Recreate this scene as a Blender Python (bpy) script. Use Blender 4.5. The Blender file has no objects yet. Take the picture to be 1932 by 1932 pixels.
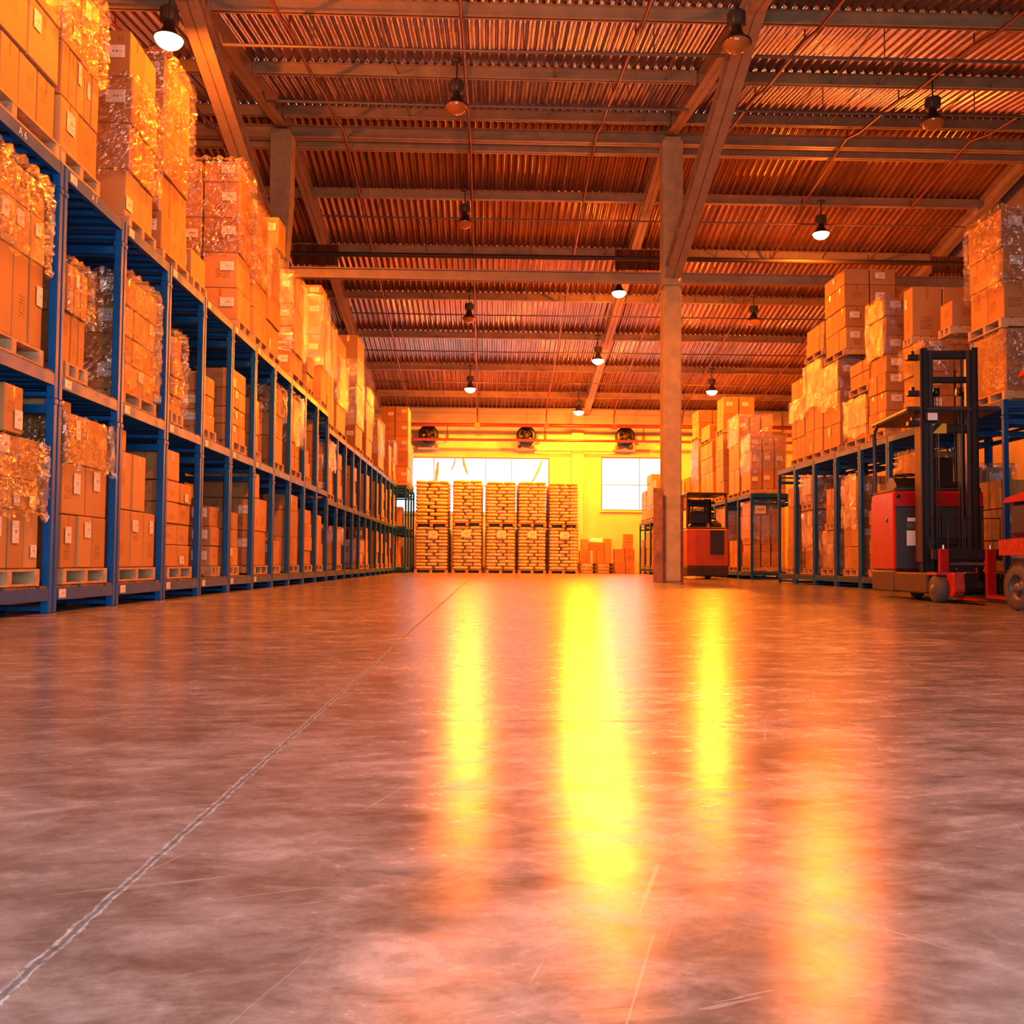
import bpy, math, random
import numpy as np
from mathutils import Vector, Matrix
C = bpy.context.scene.collection
rng = random.Random(11)
PI = math.pi
# ---------------------------------------------------------------- helpers
class MB:
    """collects boxes, tubes, lathes and prisms for ONE mesh object"""
    def __init__(self): self.v=[]; self.f=[]; self.uv=[]; self.smooth=[]
    def add(self, vs, fs, sm=False, uvs=None):
        b=len(self.v); self.v+= [tuple(p) for p in vs]
        for i,f in enumerate(fs):
            self.f.append([b+k for k in f]); self.smooth.append(sm)
            self.uv.append(uvs[i] if uvs else [(0.,0.)]*len(f))
    def box(self,x0,x1,y0,y1,z0,z1):
        vs=[(x,y,z) for x in (x0,x1) for y in (y0,y1) for z in (z0,z1)]
        fs=[(0,1,3,2),(4,6,7,5),(0,4,5,1),(2,3,7,6),(0,2,6,4),(1,5,7,3)]
        u=[(0,0),(0,1),(1,1),(1,0)]; w=[(0,0),(1,0),(1,1),(0,1)]
        self.add(vs,fs,False,[u,w,w,u,w,w]); return self
    def cbox(self,x0,x1,y0,y1,z0,z1,c=.01):
        """box with chamfered edges"""
        c=min(c,(x1-x0)*.3,(y1-y0)*.3,(z1-z0)*.3)
        vs=[];idx={}
        for i,X in enumerate((x0,x1)):
            for j,Y in enumerate((y0,y1)):
                for k,Z in enumerate((z0,z1)):
                    sx,sy,sz=(1-2*i)*c,(1-2*j)*c,(1-2*k)*c
                    idx[i,j,k]=len(vs)
                    vs+=[(X,Y+sy,Z+sz),(X+sx,Y,Z+sz),(X+sx,Y+sy,Z)]
        q=lambda i,j,k,a: idx[i,j,k]+a
        fs=[];uvs=[]
        def F(l,uv=None): fs.append(l); uvs.append(uv or [(2.,2.)]*len(l))
        U=[(0,0),(1,0),(1,1),(0,1)]
        F([q(0,1,0,0),q(0,0,0,0),q(0,0,1,0),q(0,1,1,0)],U); F([q(1,0,0,0),q(1,1,0,0),q(1,1,1,0),q(1,0,1,0)],U)
        F([q(0,0,0,1),q(1,0,0,1),q(1,0,1,1),q(0,0,1,1)],U); F([q(1,1,0,1),q(0,1,0,1),q(0,1,1,1),q(1,1,1,1)],U)
        F([q(0,1,0,2),q(1,1,0,2),q(1,0,0,2),q(0,0,0,2)]); F([q(0,0,1,2),q(1,0,1,2),q(1,1,1,2),q(0,1,1,2)])
        for i in (0,1):
            for j in (0,1):
                l=[q(i,j,0,0),q(i,j,0,1),q(i,j,1,1),q(i,j,1,0)]; F(l if (i==j) else l[::-1])
        for i in (0,1):
            for k in (0,1):
                l=[q(i,0,k,0),q(i,1,k,0),q(i,1,k,2),q(i,0,k,2)]; F(l if (i!=k) else l[::-1])
        for j in (0,1):
            for k in (0,1):
                l=[q(0,j,k,1),q(1,j,k,1),q(1,j,k,2),q(0,j,k,2)]; F(l if (j==k) else l[::-1])
        for i in (0,1):
            for j in (0,1):
                for k in (0,1):
                    l=[q(i,j,k,0),q(i,j,k,1),q(i,j,k,2)]; F(l if (i+j+k)%2 else l[::-1])
        self.add(vs,fs,False,uvs); return self
    def tube(self,pts,r,n=8,caps=True):
        pts=[Vector(p) for p in pts]; vs=[];fs=[]
        for i,p in enumerate(pts):
            a=pts[max(i-1,0)];b=pts[min(i+1,len(pts)-1)]; d=(b-a).normalized()
            up=Vector((0,0,1)) if abs(d.z)<.9 else Vector((1,0,0))
            s=d.cross(up).normalized(); t=s.cross(d)
            rr=r[i] if isinstance(r,(list,tuple)) else r
            vs+=[p+s*(math.cos(2*PI*k/n)*rr)+t*(math.sin(2*PI*k/n)*rr) for k in range(n)]
        for i in range(len(pts)-1):
            for k in range(n):
                k2=(k+1)%n; fs.append((i*n+k,(i)*n+k2,(i+1)*n+k2,(i+1)*n+k))
        self.add(vs,fs,True)
        if caps:
            self.add(vs[:n],[tuple(range(n))[::-1]]); self.add(vs[-n:],[tuple(range(n))])
        return self
    def lathe(self,prof,n=20,center=(0,0,0),axis='z',sm=True):
        vs=[];fs=[]
        for r,z in prof:
            for k in range(n):
                a=2*PI*k/n; x,y=r*math.cos(a),r*math.sin(a)
                p={'z':(x,y,z),'x':(z,x,y),'y':(y,z,x)}[axis]
                vs.append((p[0]+center[0],p[1]+center[1],p[2]+center[2]))
        for i in range(len(prof)-1):
            for k in range(n):
                k2=(k+1)%n; fs.append((i*n+k,i*n+k2,(i+1)*n+k2,(i+1)*n+k))
        self.add(vs,fs,sm); return self
    def prism(self,poly,axis,a,b):
        """polygon in the two other axes, extruded along axis from a to b"""
        m=len(poly)
        def P(u,v,w): return {'x':(w,u,v),'y':(u,w,v),'z':(u,v,w)}[axis]
        vs=[P(u,v,a) for u,v in poly]+[P(u,v,b) for u,v in poly]
        fs=[tuple(range(m))[::-1],tuple(range(m,2*m))]+[(i,(i+1)%m,m+(i+1)%m,m+i) for i in range(m)]
        self.add(vs,fs); return self
    def mesh(self,name,m):
        me=bpy.data.meshes.new(name); me.from_pydata(self.v,[],self.f)
        me.polygons.foreach_set('use_smooth',self.smooth)
        uvl=me.uv_layers.new(name='UVMap'); flat=[c for f in self.uv for p in f for c in p]
        uvl.data.foreach_set('uv',flat)
        if m: me.materials.append(m)
        me.update(); return me
    def build(self,name,m,parent=None,loc=(0,0,0)):
        o=bpy.data.objects.new(name,self.mesh(name,m)); C.objects.link(o)
        o.location=loc
        if parent: o.parent=parent
        return o
def tag(o,label=None,cat=None,group=None,kind=None):
    if label: o['label']=label
    if cat: o['category']=cat
    if group: o['group']=group
    if kind: o['kind']=kind
    return o
def empty(name,loc=(0,0,0),rz=0,**k):
    o=bpy.data.objects.new(name,None); C.objects.link(o); o.location=loc; o.rotation_euler=(0,0,rz)
    o.empty_display_size=.2
    return tag(o,**k)
def link_copy(o,parent=None):
    c=o.copy(); C.objects.link(c); c.parent=parent
    for ch in o.children: link_copy(ch,c)
    return c
def text_mb(s,size):
    cu=bpy.data.curves.new('lettering','FONT'); cu.body=s; cu.size=size; cu.align_x='CENTER'; cu.align_y='CENTER'; cu.extrude=.0008
    o=bpy.data.objects.new('lettering',cu); C.objects.link(o)
    dg=bpy.context.evaluated_depsgraph_get(); ev=o.evaluated_get(dg); me=ev.to_mesh()
    vs=[tuple(v.co) for v in me.vertices]; fs=[tuple(p.vertices) for p in me.polygons]
    ev.to_mesh_clear(); bpy.data.objects.remove(o); bpy.data.curves.remove(cu)
    return vs,fs
ORD=['','first','second','third','fourth','fifth','sixth','seventh','eighth','ninth','tenth','eleventh','twelfth','thirteenth','fourteenth','fifteenth','sixteenth','seventeenth','eighteenth','nineteenth','twentieth','twenty-first','twenty-second','twenty-third','twenty-fourth','twenty-fifth','twenty-sixth','twenty-seventh','twenty-eighth','twenty-ninth','thirtieth','thirty-first','thirty-second','thirty-third','thirty-fourth','thirty-fifth']
# ---------------------------------------------------------------- materials
def mat(name,col=(.5,.5,.5),rough=.6,metal=0.,noise=0.,nscale=8.,bump=0.,spec=.5,rvar=0.):
    m=bpy.data.materials.new(name); m.use_nodes=True; nt=m.node_tree; b=nt.nodes['Principled BSDF']
    b.inputs['Base Color'].default_value=(*col,1); b.inputs['Roughness'].default_value=rough
    b.inputs['Metallic'].default_value=metal; b.inputs['Specular IOR Level'].default_value=spec
    if noise or bump or rvar:
        tc=nt.nodes.new('ShaderNodeTexCoord'); n=nt.nodes.new('ShaderNodeTexNoise')
        n.inputs['Scale'].default_value=nscale; n.inputs['Detail'].default_value=6; n.inputs['Roughness'].default_value=.65
        nt.links.new(tc.outputs['Object'],n.inputs['Vector'])
        if noise:
            r=nt.nodes.new('ShaderNodeValToRGB'); r.color_ramp.elements[0].position=.3; r.color_ramp.elements[1].position=.7
            r.color_ramp.elements[0].color=(*[c*(1-noise) for c in col],1); r.color_ramp.elements[1].color=(*[min(1,c*(1+noise)) for c in col],1)
            nt.links.new(n.outputs['Fac'],r.inputs['Fac']); nt.links.new(r.outputs['Color'],b.inputs['Base Color'])
        if rvar:
            mr=nt.nodes.new('ShaderNodeMapRange'); mr.inputs['From Min'].default_value=.3; mr.inputs['From Max'].default_value=.7
            mr.inputs['To Min'].default_value=max(.02,rough-rvar); mr.inputs['To Max'].default_value=min(1,rough+rvar)
            nt.links.new(n.outputs['Fac'],mr.inputs['Value']); nt.links.new(mr.outputs['Result'],b.inputs['Roughness'])
        if bump:
            bp=nt.nodes.new('ShaderNodeBump'); bp.inputs['Strength'].default_value=bump; bp.inputs['Distance'].default_value=.02
            nt.links.new(n.outputs['Fac'],bp.inputs['Height']); nt.links.new(bp.outputs['Normal'],b.inputs['Normal'])
    return m
def nodes(m): return m.node_tree.nodes,m.node_tree.links,m.node_tree.nodes['Principled BSDF']
class NT:
    """tiny shader-maths helper"""
    def __init__(s,m): s.n=m.node_tree.nodes; s.l=m.node_tree.links
    def put(s,i,v):
        if hasattr(v,'is_output'): s.l.new(v,i)
        else: i.default_value=v
    def m(s,op,a,b=0.,c=0.,clamp=False):
        x=s.n.new('ShaderNodeMath'); x.operation=op; x.use_clamp=clamp
        for i,v in enumerate((a,b,c)): s.put(x.inputs[i],v)
        return x.outputs[0]
    def rng(s,x,lo,hi): return s.m('MULTIPLY',s.m('GREATER_THAN',x,lo),s.m('LESS_THAN',x,hi))
    def noise(s,vec,scale,detail=2.,rough=.5,dist=0.,dim='3D'):
        x=s.n.new('ShaderNodeTexNoise'); x.noise_dimensions=dim
        if vec is not None: s.l.new(vec,x.inputs['Vector'])
        x.inputs['Scale'].default_value=scale; x.inputs['Detail'].default_value=detail; x.inputs['Roughness'].default_value=rough; x.inputs['Distortion'].default_value=dist
        return x.outputs['Fac']
    def xyz(s,x,y,z=0.):
        c=s.n.new('ShaderNodeCombineXYZ')
        for i,v in enumerate((x,y,z)): s.put(c.inputs[i],v)
        return c.outputs[0]
    def sep(s,v):
        c=s.n.new('ShaderNodeSeparateXYZ'); s.l.new(v,c.inputs[0]); return c.outputs
    def ramp(s,f,stops):
        r=s.n.new('ShaderNodeValToRGB'); e=r.color_ramp.elements
        while len(e)<len(stops): e.new(.5)
        for k,(p,c) in enumerate(stops): e[k].position=p; e[k].color=(*c,1)
        s.l.new(f,r.inputs['Fac']); return r.outputs['Color']
    def mix(s,f,a,b,blend='MIX'):
        x=s.n.new('ShaderNodeMix'); x.data_type='RGBA'; x.blend_type=blend
        s.put(x.inputs[0],f)
        for i,v in ((6,a),(7,b)):
            if hasattr(v,'is_output'): s.l.new(v,x.inputs[i])
            else: x.inputs[i].default_value=(*v,1)
        return x.outputs[2]
    def bump(s,h,strength,dist,b):
        x=s.n.new('ShaderNodeBump'); x.inputs['Strength'].default_value=strength; x.inputs['Distance'].default_value=dist
        s.l.new(h,x.inputs['Height']); s.l.new(x.outputs[0],b.inputs['Normal']); return x.outputs[0]
def carton_material():
    m=mat('cardboard',(.5,.3,.13),.62); n,l,b=nodes(m); t=NT(m)
    at=n.new('ShaderNodeAttribute'); at.attribute_name='shade'; rnd=at.outputs['Fac']
    uv=n.new('ShaderNodeUVMap'); u,v,_=t.sep(uv.outputs[0])
    geo=n.new('ShaderNodeNewGeometry')
    r2=t.m('FRACT',t.m('MULTIPLY',rnd,7.31)); r3=t.m('FRACT',t.m('MULTIPLY',rnd,13.7)); r4=t.m('FRACT',t.m('MULTIPLY',rnd,29.3))
    base=t.ramp(rnd,[(0,(.40,.195,.06)),(.5,(.47,.245,.082)),(1,(.56,.315,.115))])
    base=t.mix(t.m('MULTIPLY',t.noise(geo.outputs['Position'],3.,5.,.6),.45),base,(.30,.13,.04))
    # printed lines of text: rows cut into words by noise
    row=t.m('MULTIPLY',v,t.m('MULTIPLY_ADD',r2,10.,20.)); ri=t.m('FLOOR',row); rf=t.m('FRACT',row)
    word=t.noise(t.xyz(t.m('MULTIPLY',u,34.),t.m('MULTIPLY',ri,7.7),t.m('MULTIPLY',rnd,90.)),1.,1.)
    u0=t.m('MULTIPLY_ADD',r3,.35,.08); v0=t.m('MULTIPLY_ADD',r4,.4,.12)
    block=t.m('MULTIPLY',t.rng(t.m('SUBTRACT',u,u0),0.,.42),t.rng(t.m('SUBTRACT',v,v0),0.,.28))
    txt=t.m('MULTIPLY',t.m('MULTIPLY',block,t.m('LESS_THAN',rf,.5)),t.m('GREATER_THAN',word,.47))
    txt=t.m('MULTIPLY',txt,t.m('GREATER_THAN',r2,.25))
    # a pair of red or black handling arrows near the top
    ua=t.m('FRACT',t.m('MULTIPLY',u,16.)); arrow=t.m('MULTIPLY',t.m('MULTIPLY',t.rng(u,.75,.875),t.rng(v,.76,.9)),t.rng(ua,.25,.62))
    arrow=t.m('MULTIPLY',arrow,t.m('GREATER_THAN',r4,.5))
    base=t.mix(t.m('MULTIPLY',txt,.8),base,(.07,.03,.012))
    base=t.mix(t.m('MULTIPLY',arrow,.7),base,(.25,.03,.01))
    tape=t.m('MULTIPLY',t.rng(u,.455,.545),t.m('GREATER_THAN',v,.74)); tape=t.m('MULTIPLY',tape,t.rng(v,0.,1.)); tape=t.m('MULTIPLY',tape,t.m('LESS_THAN',r3,.6))
    base=t.mix(t.m('MULTIPLY',tape,.55),base,(.33,.14,.04))
    l.new(base,b.inputs['Base Color'])
    l.new(t.m('SUBTRACT',.62,t.m('MULTIPLY',tape,.42)),b.inputs['Roughness'])
    t.bump(t.noise(geo.outputs['Position'],6.,3.,.5),.25,.02,b)
    return m
def film_material(name='stretch_film',lo=.12,gain=1.3):
    m=bpy.data.materials.new(name); m.use_nodes=True; t=NT(m); n,l=t.n,t.l; n.remove(n['Principled BSDF'])
    geo=n.new('ShaderNodeNewGeometry'); x,y,z=t.sep(geo.outputs['Position'])
    a=t.m('ADD',x,y)
    slant=t.xyz(t.m('MULTIPLY',a,6.),t.m('MULTIPLY',t.m('ADD',z,t.m('MULTIPLY',a,.3)),38.),0.)
    hh=t.m('ADD',t.m('MULTIPLY',t.noise(slant,1.,3.,.6,.6),.6),t.m('MULTIPLY',t.noise(geo.outputs['Position'],40.,2.,.5,1.),.4))
    bp=n.new('ShaderNodeBump'); bp.inputs['Strength'].default_value=.9; bp.inputs['Distance'].default_value=.02; l.new(hh,bp.inputs['Height'])
    g=n.new('ShaderNodeBsdfGlossy'); g.inputs['Roughness'].default_value=.13; g.inputs['Color'].default_value=(1,1,1,1); l.new(bp.outputs[0],g.inputs['Normal'])
    tr=n.new('ShaderNodeBsdfTransparent'); tr.inputs['Color'].default_value=(.97,.96,.94,1)
    fac=t.m('ADD',lo,t.m('MULTIPLY',t.m('SUBTRACT',t.noise(geo.outputs['Position'],3.2,3.,.6,.5),.40,clamp=True),gain),clamp=True)
    mx=n.new('ShaderNodeMixShader'); l.new(fac,mx.inputs[0]); l.new(tr.outputs[0],mx.inputs[1]); l.new(g.outputs[0],mx.inputs[2])
    l.new(mx.outputs[0],n['Material Output'].inputs['Surface']); return m
def paper_material():
    m=mat('label_paper',(.85,.83,.78),.5); n,l,b=nodes(m); t=NT(m)
    uv=n.new('ShaderNodeUVMap'); u,v,_=t.sep(uv.outputs[0])
    oi=n.new('ShaderNodeObjectInfo'); rnd=oi.outputs['Random']
    bars=t.m('MULTIPLY',t.m('GREATER_THAN',t.noise(t.xyz(t.m('MULTIPLY',u,60.),rnd),1.,0.),.5),t.m('MULTIPLY',t.rng(v,.42,.62),t.rng(u,.35,.9)))
    row=t.m('MULTIPLY',v,13.); w=t.noise(t.xyz(t.m('MULTIPLY',u,22.),t.m('FLOOR',row),t.m('MULTIPLY',rnd,50.)),1.,1.)
    lines=t.m('MULTIPLY',t.m('MULTIPLY',t.m('LESS_THAN',t.m('FRACT',row),.45),t.m('GREATER_THAN',w,.5)),t.m('MULTIPLY',t.rng(u,.08,.9),t.m('GREATER_THAN',t.m('ABSOLUTE',t.m('SUBTRACT',v,.52)),.15)))
    l.new(t.mix(t.m('MAXIMUM',bars,t.m('MULTIPLY',lines,.8)),(.85,.83,.78),(.05,.04,.04)),b.inputs['Base Color']); return m
def concrete_floor():
    m=mat('worn_concrete',(.3,.25,.23),.35); n,l,b=nodes(m); t=NT(m)
    geo=n.new('ShaderNodeNewGeometry'); P=geo.outputs['Position']; x,y,z=t.sep(P)
    Q=t.xyz(t.m('MULTIPLY',x,1.1),t.m('MULTIPLY',y,1.6),0.)
    big=t.noise(Q,1.1,4.,.55); mid=t.noise(Q,4.2,6.,.62,.35); fine=t.noise(P,42.,4.,.7)
    R1=t.xyz(t.m('ADD',t.m('MULTIPLY',x,1.6),t.m('MULTIPLY',y,.7)),t.m('SUBTRACT',t.m('MULTIPLY',y,7.),t.m('MULTIPLY',x,2.4)),3.)
    R2=t.xyz(t.m('SUBTRACT',t.m('MULTIPLY',x,1.2),t.m('MULTIPLY',y,1.3)),t.m('ADD',t.m('MULTIPLY',y,5.),t.m('MULTIPLY',x,4.5)),9.)
    sc=t.noise(R1,1.6,5.,.62,.3); s2=t.noise(R2,1.3,5.,.62,.3)
    k=t.m('ADD',t.m('ADD',t.m('MULTIPLY',big,.30),t.m('MULTIPLY',mid,.34)),t.m('ADD',t.m('MULTIPLY',sc,.20),t.m('MULTIPLY',s2,.16)))
    scuff=t.noise(t.xyz(t.m('MULTIPLY',x,.8),t.m('MULTIPLY',y,1.5),5.),8.5,9.,.72,.6)
    k=t.m('ADD',t.m('MULTIPLY_ADD',t.m('SUBTRACT',k,.5),1.9,.5),t.m('ADD',t.m('MULTIPLY',t.m('SUBTRACT',fine,.5),.25),t.m('MULTIPLY',t.m('SUBTRACT',scuff,.5),.85)))
    col=t.ramp(k,[(.14,(.050,.036,.029)),(.40,(.135,.116,.107)),(.62,(.240,.224,.220)),(.92,(.44,.43,.42))])
    rust=t.m('MULTIPLY',t.m('SUBTRACT',t.noise(Q,1.7,6.,.7,.4),.62,clamp=True),2.2,clamp=True)
    col=t.mix(rust,col,(.26,.13,.05))
    # saw-cut joints filled with rough grey dust: one along the aisle, one across it, repeated per bay
    wob=t.m('MULTIPLY',t.m('SUBTRACT',t.noise(P,14.,4.,.7),.5),.016)
    jx=t.m('ABSOLUTE',t.m('ADD',t.m('ADD',x,.497),wob))
    jy=t.m('ABSOLUTE',t.m('ADD',t.m('SUBTRACT',y,2.61),wob))
    jfar=t.m('ABSOLUTE',t.m('ADD',t.m('SUBTRACT',y,8.61),wob))
    crumb=t.m('MULTIPLY_ADD',t.noise(P,26.,4.,.7),.014,.001)
    joint=t.m('MAXIMUM',t.m('LESS_THAN',jx,crumb),t.m('LESS_THAN',jy,t.m('MULTIPLY',crumb,.55)))
    joint=t.m('MAXIMUM',joint,t.m('LESS_THAN',jfar,.005))
    edge=t.m('MAXIMUM',t.m('LESS_THAN',jx,.0035),t.m('LESS_THAN',jy,.0022))
    col=t.mix(joint,col,t.ramp(fine,[(.35,(.10,.105,.11)),(.62,(.38,.395,.41))]))
    col=t.mix(t.m('MULTIPLY',edge,.7),col,(.05,.05,.055))
    # thin scratches at a few angles
    for ang,sc_,th in ((.35,1.1,.70),(-.9,.8,.72),(1.25,1.3,.71)):
        ca,sa=math.cos(ang),math.sin(ang)
        U=t.m('ADD',t.m('MULTIPLY',x,ca),t.m('MULTIPLY',y,sa)); V=t.m('SUBTRACT',t.m('MULTIPLY',y,ca),t.m('MULTIPLY',x,sa))
        s_=t.noise(t.xyz(t.m('MULTIPLY',U,sc_),t.m('MULTIPLY',V,55.),ang),1.,3.,.55,.6)
        col=t.mix(t.m('MULTIPLY',t.m('GREATER_THAN',s_,th),.22),col,(.62,.56,.52))
    l.new(col,b.inputs['Base Color'])
    ro=t.m('ADD',.10,t.m('MULTIPLY',t.m('ADD',t.m('MULTIPLY',sc,.5),t.m('MULTIPLY',scuff,.5)),.28)); ro=t.m('ADD',ro,t.m('MULTIPLY',t.m('SUBTRACT',k,.5,clamp=True),.18))
    l.new(t.m('MAXIMUM',ro,t.m('MULTIPLY',joint,.85)),b.inputs['Roughness'])
    b.inputs['Specular IOR Level'].default_value=.36
    hh=t.m('SUBTRACT',t.m('ADD',t.m('MULTIPLY',scuff,.5),t.m('MULTIPLY',fine,.12)),t.m('MULTIPLY',joint,1.2))
    t.bump(hh,.14,.008,b); return m
def sheet_material():
    m=mat('galvanised_sheet',(.55,.47,.42),.38,.55); n,l,b=nodes(m); t=NT(m)
    geo=n.new('ShaderNodeNewGeometry'); P=geo.outputs['Position']; x,y,z=t.sep(P)
    st=t.noise(t.xyz(t.m('MULTIPLY',x,7.),t.m('MULTIPLY',y,.35),0.),1.,3.,.6)
    l.new(t.ramp(st,[(.3,(.17,.06,.028)),(.7,(.40,.19,.11))]),b.inputs['Base Color'])
    l.new(t.m('MULTIPLY_ADD',st,.22,.09),b.inputs['Roughness']); return m
def emit(name,col,s):
    m=bpy.data.materials.new(name); m.use_nodes=True; n=m.node_tree.nodes; n.remove(n['Principled BSDF'])
    e=n.new('ShaderNodeEmission'); e.inputs[0].default_value=(*col,1); e.inputs[1].default_value=s
    m.node_tree.links.new(e.outputs[0],n['Material Output'].inputs['Surface']); return m
def glass_material():
    m=bpy.data.materials.new('window_glass'); m.use_nodes=True; t=NT(m); n,l=t.n,t.l; n.remove(n['Principled BSDF'])
    tr=n.new('ShaderNodeBsdfTransparent'); g=n.new('ShaderNodeBsdfGlossy'); g.inputs['Roughness'].default_value=.05
    mx=n.new('ShaderNodeMixShader'); mx.inputs[0].default_value=.06; l.new(tr.outputs[0],mx.inputs[1]); l.new(g.outputs[0],mx.inputs[2])
    l.new(mx.outputs[0],n['Material Output'].inputs['Surface']); return m
def sack_material():
    m=mat('woven_sack',(.72,.60,.38),.5); n,l,b=nodes(m); t=NT(m)
    tc=n.new('ShaderNodeTexCoord'); gx,gy,gz=t.sep(tc.outputs['Generated']); oi=n.new('ShaderNodeObjectInfo'); r=oi.outputs['Random']
    pr=t.m('MULTIPLY',t.rng(gz,.38,.66),t.rng(t.m('SUBTRACT',gx,t.m('MULTIPLY',r,.3)),.2,.36))
    base=t.mix(t.m('MULTIPLY',r,.5),(.80,.64,.34),(.64,.48,.22))
    l.new(t.mix(t.m('MULTIPLY',pr,.6),base,(.2,.09,.03)),b.inputs['Base Color'])
    t.bump(t.noise(tc.outputs['Object'],9.,4.,.6),.5,.03,b); return m
M=dict(
 carton=carton_material(), film=film_material(), hood=film_material('stretch_hood_film',.02,.35), paper=paper_material(), floor=concrete_floor(), sheet=sheet_material(),
 blue=mat('blue_rack_paint',(.004,.085,.29),.42,noise=.18,nscale=5.,rvar=.1,spec=.22),
 deckwood=mat('dark_deck_board',(.16,.09,.05),.7,noise=.4,nscale=6.),
 wood=mat('pallet_wood',(.50,.33,.17),.75,noise=.35,nscale=9.,bump=.3),
 beam=mat('painted_steel_beam',(.46,.32,.18),.5,noise=.2,nscale=2.5),
 rafter=mat('rafter_paint',(.48,.32,.18),.55,noise=.15,nscale=3.),
 redpipe=mat('red_pipe_paint',(.20,.022,.012),.4,noise=.2,nscale=4.),
 darkpipe=mat('dark_pipe',(.05,.03,.025),.5),
 conduit=mat('conduit_steel',(.22,.17,.14),.45,.3),
 plaster=mat('cream_plaster',(.74,.64,.38),.8,noise=.12,nscale=1.3,bump=.08),
 concrete=mat('column_concrete',(.60,.48,.26),.85,noise=.22,nscale=3.,bump=.25),
 darkwall=mat('dark_wall_plaster',(.30,.24,.19),.9,noise=.2,nscale=1.5),  # dark plaster of the side and door walls
 rust=mat('rusty_guard_steel',(.17,.065,.035),.7,noise=.5,nscale=6.,bump=.2),
 guardwood=mat('guard_board',(.42,.20,.08),.7,noise=.4,nscale=5.,bump=.3),
 black=mat('black_steel',(.012,.011,.012),.42,noise=.3,nscale=4.),
 dark=mat('dark_grey_panel',(.035,.033,.04),.38,noise=.25,nscale=3.),
 skirt=mat('worn_brown_skirt',(.05,.022,.015),.55,noise=.4,nscale=6.),
 red=mat('truck_red_paint',(.36,.005,.003),.34,noise=.12,nscale=3.,rvar=.1),
 redworn=mat('scuffed_red_paint',(.36,.022,.01),.5,noise=.5,nscale=12.,bump=.2),
 rubber=mat('tyre_rubber',(.075,.06,.052),.75,noise=.3,nscale=14.,bump=.2),
 hub=mat('wheel_hub_steel',(.13,.10,.085),.5,.4,noise=.3,nscale=8.),
 chrome=mat('bright_steel',(.6,.58,.55),.25,1.),
 trucklamplit=mat('truck_lamplit_orange',(.55,.085,.01),.4,noise=.15,nscale=3.),  # orange lamp light on the far truck's body, put into its colour
 white=mat('white_plastic',(.8,.79,.76),.5),
 yellow=mat('warning_yellow',(.75,.42,.03),.5),
 ballast=mat('lamp_casting',(.10,.075,.06),.5,.3),
 reflector=mat('lamp_reflector',(.05,.035,.028),.5,.3),
 dimglass=mat('unlit_lamp_glass',(.55,.20,.05),.12,spec=.8),
 glow=emit('sodium_glow',(1.,.62,.22),60.),
 glass=glass_material(), sack=sack_material(),
 steel=mat('window_frame_steel',(.35,.26,.16),.6),
 rag=mat('torn_sheet',(.55,.42,.3),.8),
 plaque=mat('plaque_cream',(.82,.72,.6),.6), ink=mat('black_ink',(.02,.015,.015),.6), ltr=mat('cream_lettering',(.8,.7,.55),.5),
 browncard=mat('brown_sheet_card',(.30,.17,.08),.8,noise=.3,nscale=10.),
)
# ---------------------------------------------------------------- oriented beams
def obeam(mb,p0,p1,w,hh,up=(0,0,1),off=(0,0)):
    """rectangular bar from p0 to p1; w sideways, hh along 'up', shifted by off=(side, up)"""
    p0,p1=Vector(p0),Vector(p1); d=(p1-p0).normalized(); s=d.cross(Vector(up)).normalized(); u=s.cross(d)
    vs=[]
    for p in (p0,p1):
        for a,b in ((-1,-1),(1,-1),(1,1),(-1,1)):
            vs.append(p+s*(a*w/2+off[0])+u*(b*hh/2+off[1]))
    mb.add(vs,[(0,1,2,3)[::-1],(4,5,6,7)]+[(i,(i+1)%4,4+(i+1)%4,4+i) for i in range(4)])
def ibeam(mb,p0,p1,w,hh,t=.025,up=(0,0,1)):
    obeam(mb,p0,p1,t,hh,up); obeam(mb,p0,p1,w,t,up,(0,hh/2-t/2)); obeam(mb,p0,p1,w,t,up,(0,-hh/2+t/2))
def near_z(Y): return 11.25-.179*(22.5-Y)
def far_z(Y): return 11.25-.2*(Y-22.5)
def under(Y): return near_z(Y) if Y<22.5 else far_z(Y)          # underside of the purlins
PUR_N=[0.5,3.55,6.6,9.6,12.65,15.68,18.72,21.54]; PUR_F=[25.38,28.28,31.24,34.24,37.2,40.06]
XL,XR=-14.6,14.6; YB=42.0; YR=-1.4
RAF=[-5.15,4.47,14.1]
def S(o): o['kind']='structure'; return o
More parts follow.
